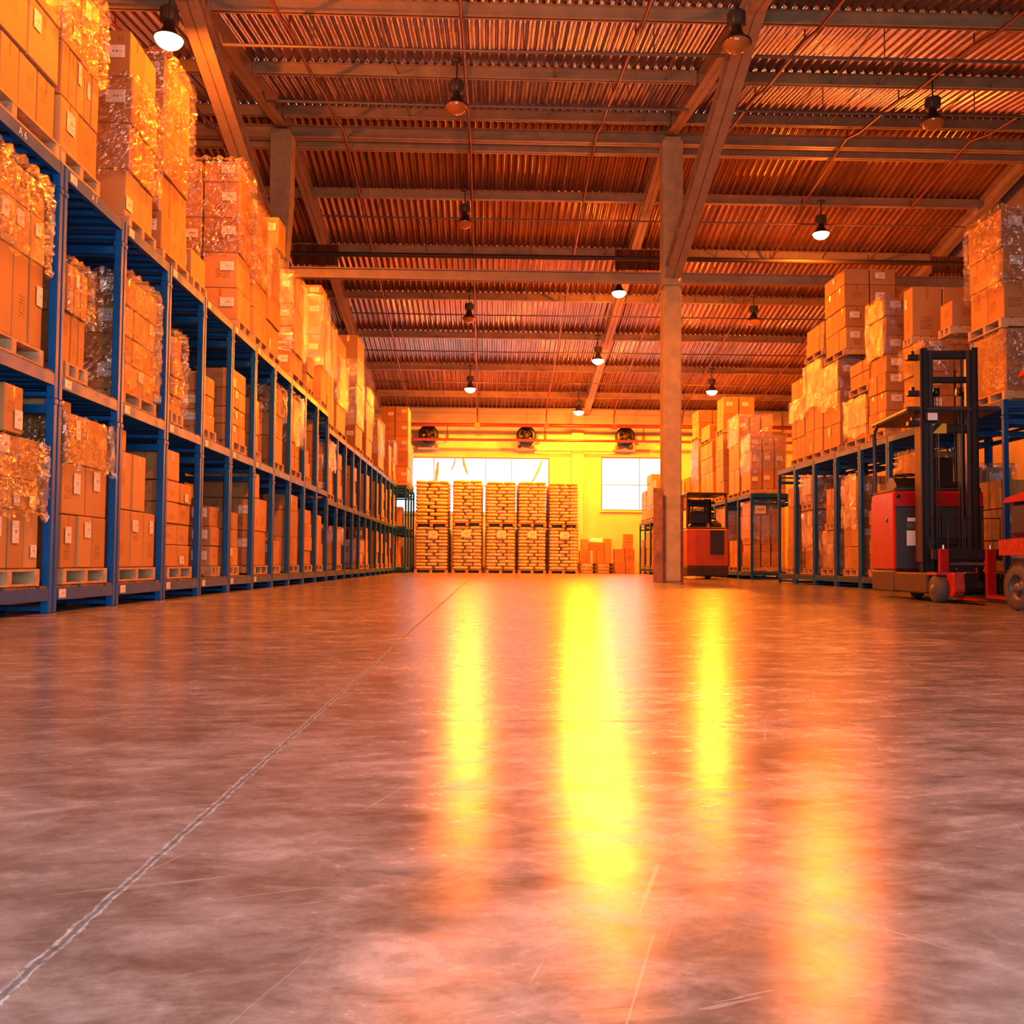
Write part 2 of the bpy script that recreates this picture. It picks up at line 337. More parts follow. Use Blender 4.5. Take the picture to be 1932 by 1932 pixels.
# ---------------------------------------------------------------- setting
def setting():
    S(MB().box(XL-.2,XR+.2,YR-.2,YB+.2,-.25,0).build('floor',M['floor']))
    # corrugated roof: one sheet row per purlin bay, each lapped over the next
    mb=MB(); pitch=.19; per=8; n=int((XR-XL)/pitch)+2
    rows=[YR-.2]+PUR_N+[22.5]; lines=[(a,b,near_z) for a,b in zip(rows,rows[1:])]
    rows=[22.5]+PUR_F+[YB+.3]; lines+=[(a,b,far_z) for a,b in zip(rows,rows[1:])]
    for a,b,zf in lines:
        fs=[];vs=[]
        lo=.045 if zf is near_z else 0; hi=0 if zf is near_z else .045
        if zf is near_z: a-=.12
        else: b+=.12
        for i in range(n*per+1):
            x=XL+i*pitch/per; ph=(i%per)/per; c=.03*max(-1,min(1,1.5*math.cos(2*PI*ph)))
            vs+=[(x,a,zf(a)+.285+c-(.014 if zf is near_z else 0)),(x,b,zf(b)+.285+c-(0 if zf is near_z else .014))]
        for i in range(n*per): fs.append((2*i,2*i+2,2*i+3,2*i+1))
        mb.add(vs,fs,True)
    S(mb.build('ceiling',M['sheet']))
    # walls; the near wall has the open loading door that lets the daylight in
    w=MB(); zt=7.6
    W1=(-4.95,2.8,2.7,5.29); W2=(5.2,8.7,2.88,5.37)
    xs=[XL-.2,W1[0],W1[1],W2[0],W2[1],XR+.2]
    for i in range(5):
        if i in (1,3):
            q=W1 if i==1 else W2
            w.box(xs[i],xs[i+1],YB,YB+.22,0,q[2]); w.box(xs[i],xs[i+1],YB,YB+.22,q[3],zt)
        else: w.box(xs[i],xs[i+1],YB,YB+.22,0,zt)
    S(w.build('wall_back',M['plaster']))
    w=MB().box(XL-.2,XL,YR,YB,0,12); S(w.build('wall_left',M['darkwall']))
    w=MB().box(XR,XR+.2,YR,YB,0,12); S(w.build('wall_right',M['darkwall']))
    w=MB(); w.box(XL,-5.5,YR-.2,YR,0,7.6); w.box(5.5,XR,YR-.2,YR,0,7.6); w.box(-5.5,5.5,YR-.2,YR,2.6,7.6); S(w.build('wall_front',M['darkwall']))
    k=1
    for q,mul in ((W1,[-2.55,-.15,1.05]),(W2,[7.0])):
        e=S(empty('window_%d'%k,((q[0]+q[1])/2,YB+.1,q[2]))); ex=(q[0]+q[1])/2
        f=MB(); z1=q[3]-q[2]
        f.box(q[0]-ex,q[1]-ex,-.04,.04,0,.06); f.box(q[0]-ex,q[1]-ex,-.04,.04,z1-.06,z1)
        f.box(q[0]-ex,q[0]-ex+.06,-.04,.04,.06,z1-.06); f.box(q[1]-ex-.06,q[1]-ex,-.04,.04,.06,z1-.06)
        f.box(q[0]-ex+.06,q[1]-ex-.06,-.02,.02,z1*.48-.02,z1*.48+.02)
        for m in mul: f.box(m-ex-.02,m-ex+.02,-.02,.02,.06,z1-.06)
        f.build('window_frame',M['steel'],e)
        MB().box(q[0]-ex+.05,q[1]-ex-.05,-.004,.004,.05,z1-.05).build('window_pane',M['glass'],e)
        MB().box(q[0]-ex-.05,q[1]-ex+.05,-.2,-.03,-.08,-.005).build('window_sill',M['plaster'],e)
        k+=1
    # wall bands, pilaster
    t=1
    for z0,z1,d in ((5.62,5.80,.07),(6.72,6.86,.06),(7.3,7.52,.12)):
        S(MB().box(XL,XR,YB-d,YB,z0,z1).build('trim_%d'%t,M['plaster'])); t+=1
    for x in (-9.3,3.8,13.0): S(MB().box(x,x+.55,YB-.25,YB-.125,0,7.5).box(x,x+.55,YB-.13,YB-.001,0,5.6).build('trim_%d'%t,M['plaster'])); t+=1
    # purlins, ridge, tie
    for Y in PUR_N+PUR_F:
        mb=MB(); z=under(Y)
        for a,b in ((XL,RAF[0]-.16),(RAF[0]+.16,RAF[1]-.16),(RAF[1]+.16,RAF[2]-.16),(RAF[2]+.16,XR)):
            ibeam(mb,(a,Y,z+.125),(b,Y,z+.125),.12,.25)
            for xx in (a+.04,b-.04): mb.box(xx-.02,xx+.02,Y-.07,Y+.07,z-.02,z+.24)
        S(mb.build('roof_purlin_beam',M['beam']))
    mb=MB(); ibeam(mb,(XL,22.45,11.12),(XR,22.45,11.12),.2,.3); ibeam(mb,(XL,22.9,11.02),(XR,22.9,11.02),.16,.22); S(mb.build('roof_ridge_beam',M['beam']))
    mb=MB()
    for a,b in ((XL,RAF[0]-.25),(RAF[0]+.25,RAF[1]-.25),(RAF[1]+.25,RAF[2]-.25),(RAF[2]+.25,XR)): ibeam(mb,(a,22.2,7.5),(b,22.2,7.5),.16,.26)
    S(mb.build('tie_beam',M['beam']))
    for X in RAF:
        mb=MB(); ibeam(mb,(X,YR,near_z(YR)+.08),(X,22.4,near_z(22.4)+.08),.28,.34); ibeam(mb,(X,22.4,far_z(22.4)+.08),(X,YB,far_z(YB)+.08),.28,.34)
        for Y in PUR_N+PUR_F:
            z=under(Y); mb.box(X-.13,X+.13,Y-.015,Y+.015,z-.05,z+.2)
        S(mb.build('roof_rafter_beam',M['rafter']))
        mb=MB(); p0=Vector((X,22.0,7.6)); p1=Vector((X,15.0,10.05)); ibeam(mb,p0,p1,.38,.34,.03)
        for k in range(8):
            p=p0.lerp(p1,(k+.5)/8); obeam(mb,p-Vector((.17,0,0)),p+Vector((.17,0,0)),.02,.28)
        S(mb.build('knee_brace_beam',M['rafter']))
        c=MB(); c.cbox(X-.22,X+.22,22.0,22.5,0,7.28,.03)
        S(c.build('column',M['concrete']))
        c=MB(); c.cbox(X-.25,X+.25,21.96,22.54,7.28,7.36,.02)
        c.prism([(X-.22,7.36),(X+.13,7.36),(X+.25,9.3),(X+.25,10.9),(X-.25,10.9),(X-.25,10.2)],'y',22.0,22.48)
        c.box(X-.2,X+.2,22.02,22.46,10.9,11.0)
        S(c.build('upper_column',M['concrete']))
        # corrugated draught board hung under the roof beside the rafter
        mb=MB(); nn=44; w=1.35; vs=[]
        for i in range(nn+1):
            x=X-.75+w*i/nn; y=26.95+.022*(1 if (i//2)%2 else -1); z0=9.25 if X<10 else 9.2
            vs+=[(x,y,z0),(x,y,z0+.62)]
        mb.add(vs,[(2*i,2*i+2,2*i+3,2*i+1) for i in range(nn)])
        S(mb.build('draught_trim_board',M['sheet']))
    # corner guards at the foot of the visible column
    X=4.47
    g=MB().box(X-.47,X-.245,21.97,22.03,0,2.28).build('column_guard_board',M['guardwood']); tag(g,'scuffed brown board standing against the concrete pillar','guard board')
    for s,lab in ((-1,'rusty steel corner guard on the pillar edge beside the brown board'),(1,'rusty steel corner guard on the pillar edge beside the far truck')):
        x=X+s*.22; a,b=sorted((x+s*.03,x-s*.03)); g=MB().box(a,b,21.94,22.0,0,2.1)
        a,b=sorted((x+s*.002,x+s*.03)); g.box(a,b,22.0,22.14,0,2.1)
        tag(g.build('corner_guard',M['rust']),lab,'corner guard')
# ---------------------------------------------------------------- pipes
def pipes():
    def pipe(name,pts,r,m,label,cat='pipe',group=None):
        return tag(MB().tube(pts,r).build(name,M[m]),label,cat,group)
    mb=MB().tube([(XL,40.9,6.58),(XR,40.9,6.66)],.085)
    for x in (-3.63,-.54,2.57,5.64): mb.box(x-.12,x+.12,40.8,41.0,6.49,6.71)
    tag(mb.build('main_pipe',M['redpipe']),'thick red water pipe along the yellow back wall above the fans','pipe')
    pipe('rail_pipe',[(XL,40.9,5.93),(XR,40.9,5.97)],.06,'redpipe','thinner red pipe along the back wall just below the fans')
    pipe('dark_pipe',[(XL,26.5,9.42),(XR,26.5,9.46)],.075,'darkpipe','dark heavy pipe crossing the hall under the roof beyond the pillars')
    names=['over the tall rack','beside the tall rack','left of the middle lamps','right of the middle lamps','just past the pillar','over the low rack','beyond the low rack']
    for k,x in enumerate((-6.7,-3.63,-.54,2.57,5.64,8.75,11.85)):
        pts=[]
        for Y in PUR_N[3:]: pts+=[(x,Y-.5,under(Y-.5)-.25),(x,Y+.3,under(Y)-.12)]
        pts+=[(x,22.45,10.9)]
        for Y in PUR_F: pts+=[(x,Y-.3,under(Y)-.14),(x,Y+.45,under(Y+.45)-.26)]
        pts+=[(x,40.9,7.1),(x,40.9,6.76)]
        mb=MB().tube(pts,.034)
        for i in range(1,len(pts)-2,2): mb.tube([pts[i],(pts[i][0],pts[i][1],under(pts[i][1])+.05)],.015)
        tag(mb.build('branch_pipe',M['redpipe']),'red sprinkler pipe running down the roof '+names[k],'pipe','sprinkler branch pipes')
    bays=['second','third','fourth','fifth','sixth','seventh','eighth','ninth']
    for k,Y in enumerate(PUR_N[5:7]+PUR_F):
        dy=.3; z=under(Y)-.42
        rr=.03 if k<2 else .024; mb=MB().tube([(RAF[0]+.3,Y+dy,z+.2),(RAF[0]+.36,Y+dy,z),(0,Y+dy,z-.015),(RAF[1]-.26,Y+dy,z)],rr).tube([(RAF[1]+.26,Y+dy,z),(RAF[2]-.4,Y+dy,z)],rr)
        if k>1: mb.tube([(RAF[1]-.26,Y+dy,z),(RAF[1]+.26,Y+dy,z)],rr)
        for x in (-3.2,.55,2.9,7.1,10.4): mb.tube([(x,Y+dy,z),(x,Y+dy,under(Y+dy)+.2)],.012)
        tag(mb.build('cable_conduit',M['conduit']),'thin conduit hung below the %s visible roof beam'%(['nearest']+bays)[k],'conduit','conduits under the roof beams')
    for k,x in enumerate((-2.2,1.05,3.4,6.9,7.9,10.3)):
        mb=MB()
        for a,b in zip(PUR_N[5:],PUR_N[6:]): mb.tube([(x,a,under(a)+.1),(x+.25,b,under(b)+.05)],.014)
        for a,b in zip(PUR_F,PUR_F[1:]): mb.tube([(x,a,under(a)+.1),(x+.2,b,under(b)+.05)],.012)
        S(mb.build('sag_rod_trim',M['darkpipe']))
def fans():
    for k,(x,lab) in enumerate(((-2.77,'dark round wall fan nearest the tall rack above the left window'),(1.69,'dark round wall fan between the window and the pilaster'),(6.22,'dark round wall fan above the window beside the pillar'))):
        e=empty('wall_fan',(x,41.45,6.22),label=lab,cat='fan',group='round wall fans')
        MB().lathe([(.30,-.24),(.44,-.2),(.46,0),(.44,.2),(.30,.24),(.27,.2),(.40,.16),(.42,0),(.40,-.16),(.27,-.2),(.30,-.24)],24,axis='y').build('fan_housing',M['black'],e)
        MB().lathe([(0,-.2),(.1,-.19),(.12,-.1),(.12,.1),(0,.12)],14,axis='y').build('fan_motor',M['darkpipe'],e)
        for j in range(5):
            a=j*2*PI/5; mb=MB(); r0,r1=.1,.4
            vs=[]
            for r,w in ((r0,.05),(r1,.13)):
                for s in (-1,1):
                    for d in (-.004,.004):
                        px,pz=r,s*w; vs.append((px*math.cos(a)-pz*math.sin(a),s*.05+d,px*math.sin(a)+pz*math.cos(a)))
            mb.add(vs,[(0,1,3,2),(4,6,7,5),(0,4,5,1),(2,3,7,6),(0,2,6,4),(1,5,7,3)]); mb.build('fan_blade',M['black'],e)
        g=MB()
        for r in (.14,.22,.3,.38): g.tube([(r*math.cos(t*PI/12),-.25,r*math.sin(t*PI/12)) for t in range(25)],.006,4)
        for t in range(6): g.tube([(0,-.25,0),(.44*math.cos(t*PI/3),-.22,.44*math.sin(t*PI/3))],.006,4)
        g.build('fan_guard',M['black'],e)
        MB().box(-.5,.5,.1,.4,-.62,-.56).box(-.4,-.35,.1,.4,-.56,-.3).box(.35,.4,.1,.4,-.56,-.3).box(-.3,.3,.2,.54,-.35,-.3).build('fan_bracket',M['steel'],e)
        MB().tube([(.42,-.05,-.05),(.55,-.05,-.16),(.72,-.02,-.2),(.85,0,-.12),(.86,0,.5)],.02,6).cbox(.8,.92,-.06,.06,-.14,.05,.01).build('fan_cable',M['darkpipe'],e)
# ---------------------------------------------------------------- lamps
LAMPS=[ # x,y,z of the bowl rim, lit, label
 (-.71,17.8,9.51,0,'unlit bowl lamp nearest the camera in the middle row'),(-.73,24.95,9.85,0,'unlit bowl lamp hanging beyond the ridge in the middle row'),(-.72,30.65,8.72,0,'unlit bowl lamp just in front of the lit middle-row lamp'),
 (-.79,36.8,7.49,1,'lit lamp hanging above the sack stacks near the far window'),(9.33,25.2,9.82,1,'lit lamp high over the low rack beyond the pillar'),(9.08,18.2,9.59,0,'unlit bowl lamp high over the low rack nearest the camera'),
 (8.98,30.55,8.75,0,'unlit bowl lamp over the farther cartons past the pillar'),(9.07,36.75,7.5,1,'lit lamp just above the far low rack cartons'),(4.1,28.7,9.1,1,'lit lamp nearest beside the concrete pillar'),
 (4.06,33.9,8.08,1,'lit lamp second beyond the concrete pillar'),(3.87,39.2,7.01,1,'lit lamp in front of the yellow wall pilaster'),(-5.29,14.7,8.96,1,'lit lamp above the tall rack beside the orange brace'),(3.95,14.35,8.9,0,'unlit bowl lamp under the rafter, beside the knee brace top'),
 (-.71,11.5,8.35,1,'lit lamp over the aisle before the roof beams in view'),(-.71,5.2,7.15,1,'lit lamp over the open floor nearest the loading door')]
def lamps():
    def build(z_roof):
        e=empty('bowl_lamp')
        MB().lathe([(0,z_roof),(.11,z_roof),(.11,z_roof-.03),(.07,z_roof-.07),(0,z_roof-.07)],14).build('ceiling_mount',M['ballast'],e)
        MB().tube([(0,0,z_roof-.06),(0,0,.5)],.016,8).build('hanging_rod',M['darkpipe'],e)
        g=MB().lathe([(0,.5),(.13,.49),(.14,.46),(.14,.29),(.12,.27),(.07,.26)],18)
        for k in range(10): a=k*PI/5; g.box(.14*math.cos(a)-.012,.14*math.cos(a)+.012,.14*math.sin(a)-.012,.14*math.sin(a)+.012,.28,.48)
        g.build('lamp_housing',M['ballast'],e)
        MB().lathe([(.07,.27),(.085,.2),(.12,.12),(.17,.05),(.24,.0),(.245,-.02),(.225,-.02),(.16,.04),(.1,.12)],22).build('lamp_reflector',M['reflector'],e)
        return e
    cache={}
    for k,(x,y,z,lit,lab) in enumerate(LAMPS):
        zr=round(under(y)+(.02 if abs(x-4)<.3 or x<-5 else 0)-z,1)
        key=(zr,)
        if key not in cache: cache[key]=build(zr+.03); e=cache[key]
        else: e=link_copy(cache[key])
        if key in cache and e is not cache[key]:
            for ch in list(e.children):
                if ch.type=='LIGHT' or ch.name.startswith('lamp_bulb'): bpy.data.objects.remove(ch)
        e.location=(x,y,z); tag(e,lab+(', glowing orange-white' if lit and len(lab.split())<11 else ''),'lamp','hanging bowl lamps')
        r=.17 if not lit else .12
        b=MB().lathe([(.225,-.012),(.21,-.06),(.17,-.11),(.11,-.15),(.05,-.168),(.001,-.172)],20)
        o=b.build('lamp_bulb_bowl',M['glow'] if lit else M['dimglass'],e)
        if lit:
            for nm,ty,kk in (('sodium_light','SPOT',1.),('reflector_spill','POINT',.25 if k==11 else .09)):
                li=bpy.data.lights.new(nm,ty); li.energy=LAMP_W*LAMP_K.get(k,1.)*kk; li.color=LAMP_C; li.shadow_soft_size=.05
                if ty=='SPOT': li.spot_size=math.radians(176); li.spot_blend=.2
                lo=bpy.data.objects.new(nm,li); C.objects.link(lo); lo.parent=e; lo.location=(0,0,-.235)
LAMP_W=3300.; LAMP_C=(1.,.172,.004); LAMP_K={13:1.05,14:.22,11:.6}
# ---------------------------------------------------------------- daylight + camera
def world_and_camera():
    sc=bpy.context.scene
    w=bpy.data.worlds.new('overcast_sky'); sc.world=w; w.use_nodes=True
    bg=w.node_tree.nodes['Background']; bg.inputs[0].default_value=(.88,.96,1.06,1)
    # overcast sky, brighter on the sunny side behind the loading door than beyond the far windows
    t=NT(w); tc=t.n.new('ShaderNodeTexCoord'); gx,gy,gz=t.sep(tc.outputs['Generated'])
    mr=t.n.new('ShaderNodeMapRange'); mr.inputs['From Min'].default_value=-.7; mr.inputs['From Max'].default_value=.7; mr.inputs['To Min'].default_value=SKY; mr.inputs['To Max'].default_value=2.2
    t.l.new(gy,mr.inputs['Value']); t.l.new(mr.outputs['Result'],bg.inputs[1])
    def portal(name,loc,rot,sx,sy):
        li=bpy.data.lights.new(name,'AREA'); li.shape='RECTANGLE'; li.size=sx; li.size_y=sy
        try: li.cycles.is_portal=True
        except Exception: pass
        o=bpy.data.objects.new(name,li); C.objects.link(o); o.location=loc; o.rotation_euler=rot
    portal('door_portal',(0,YR-.25,1.3),(PI/2,0,0),11,2.6)      # points +Y
    portal('window_portal',(-1.07,YB+.3,4.0),(-PI/2,0,0),7.7,2.6)
    portal('window_portal',(6.95,YB+.3,4.12),(-PI/2,0,0),3.5,2.5)
    yaw,pitch,roll=math.radians(1.47902),math.radians(2.35),math.radians(.45)
    R=Matrix.Rotation(-yaw,3,'Z')@Matrix.Rotation(pitch,3,'X')@Matrix.Rotation(-roll,3,'Y')
    r,f,u=R.col[0],R.col[1],R.col[2]
    cam=bpy.data.cameras.new('camera'); co=bpy.data.objects.new('camera',cam); C.objects.link(co); sc.camera=co
    m=Matrix(((r.x,u.x,-f.x,0),(r.y,u.y,-f.y,0),(r.z,u.z,-f.z,.45),(0,0,0,1))); co.matrix_world=m
    cam.sensor_width=36; cam.lens=36*1720/1932; cam.shift_y=.01256; cam.clip_end=200; cam.clip_start=.05
    sc.view_settings.view_transform='Standard'; sc.view_settings.look='None'; sc.view_settings.gamma=1.; sc.view_settings.use_curve_mapping=False
    sc.view_settings.exposure=EXPO
    cy=sc.cycles; cy.use_denoising=True; cy.max_bounces=7; cy.diffuse_bounces=4; cy.glossy_bounces=4; cy.transparent_max_bounces=10
    cy.sample_clamp_indirect=6.; cy.sample_clamp_direct=0.; cy.caustics_reflective=False; cy.caustics_refractive=False; cy.use_light_tree=True
    cy.use_adaptive_sampling=True; cy.adaptive_threshold=.03
SKY=6.6; EXPO=.16
# ---------------------------------------------------------------- racks
def rack_meshes(L,D,H,posts,sub):
    """steel rack unit; local x from the aisle face (0) into the rack (-D), y along the aisle 0..L"""
    out=[]
    f=MB(); p=.07
    for x0,x1 in ((-.05,0),(-D,-D+.05)): f.box(x0,x1,p,L-p,.105,.205)
    for y0,y1 in ((0,p),(L-p,L)): f.box(-D+.05,-.05,y0+.01,y1-.01,.11,.2)
    for k in range(1,6): y=L*k/6; f.box(-D+.05,-.05,y-.03,y+.03,.11,.175)
    f.box(-D+.02,-D+.06,p,L-p,.02,.06)
    for y0,y1 in ((0,p),(L-p,L)): f.box(-D+p,-p,y0+.02,y1-.02,.02,.055)
    out.append(('base_frame','blue',f))
    d=MB(); n=7; w=(L-.02)/n
    for k in range(n):
        if k in (2,5) : d.box(-D+.02,-.012,.01+k*w,.01+k*w+w*.62,.2055,.222)
        else: d.box(-D+.02,-.012,.01+k*w,.01+k*w+w-.012,.2055,.225)
    out.append(('deck_board','deckwood',d))
    for y in (0,L-p):
        for x in (-p,-D):
            q=MB().cbox(x,x+p,y+.002,y+p-.002,0,(H if posts else .222),.008)
            if posts:
                q.cbox(x-.008,x+p+.006,y-.0,y+p+.0,H-.05,H+.0,.006)
            out.append(('post','blue',q))
    if posts:
        q=MB()
        for y in (.02,L-p+.02): q.box(-D+p,-p,y,y+.04,H-.12,H-.05)
        q.box(-D+.01,-D+.05,p,L-p,H-.12,H-.05)
        out.append(('top_rail','blue',q))
    return out
BAYWORD=ORD
def rack_row(x,y0,n,L,D,pitch,tiers,sgn,where,first=1,detail=lambda Y:True,codes=None,xoff=lambda k:0.):
    """tiers decks high; the topmost unit has no posts. sgn -1: rack lies to -X of its aisle face, +1: to +X"""
    protos={}
    for t in range(tiers):
        posts=t<tiers-1
        for k in range(n):
            Y=y0+k*L; det=detail(Y); key=(posts,det)
            lab='blue steel rack frame, %s bay from the camera, %s of %s'%(BAYWORD[first+k],(['floor tier','middle tier','top deck'] if tiers==3 else ['floor tier','top deck'])[t],where)
            if key not in protos:
                parts=rack_meshes(L-.012,D,pitch,posts,det)
                if sgn>0:
                    for _,_,mb in parts:
                        mb.v=[(-a,b,c) for a,b,c in mb.v]; mb.f=[f[::-1] for f in mb.f]; mb.uv=[u[::-1] for u in mb.uv]
                if det:
                    e=empty('rack_frame')
                    for nm,mt,mb in parts: mb.build(nm,M[mt],e)
                else:
                    e=empty('rack_frame'); allm={}
                    for nm,mt,mb in parts: allm.setdefault(mt,MB()).add(mb.v,mb.f,False,mb.uv)
                    allm['blue'].build('frame_steel',M['blue'],e); allm['deckwood'].build('deck_board',M['deckwood'],e)
                protos[key]=e
            else: e=link_copy(protos[key])
            e.location=(x+xoff(k),Y+.006,t*pitch); tag(e,lab,'rack','rack frames of '+where)
            if e is protos[key]: protos[key]=link_copy_template(e)
            code=(codes or {}).get((t,k))
            if code and det:
                if code!='plate':
                    vs,fs=text_mb(code,.085); mb=MB(); mb.add([(.0025-b*0+c,L*.45+a,.155+b) for a,b,c in vs],fs); mb.build('bay_number',M['ltr'],e)
                MB().box(.001,.004,.1,.22,.12,.195).build('location_label',M['paper'],e)
    for t in protos.values(): remove_tree(t)
def link_copy_template(e):
    c=e.copy(); C.objects.link(c)
    for ch in e.children: link_copy(ch,c)
    return c
def remove_tree(o):
    for ch in list(o.children): remove_tree(ch)
    bpy.data.objects.remove(o)
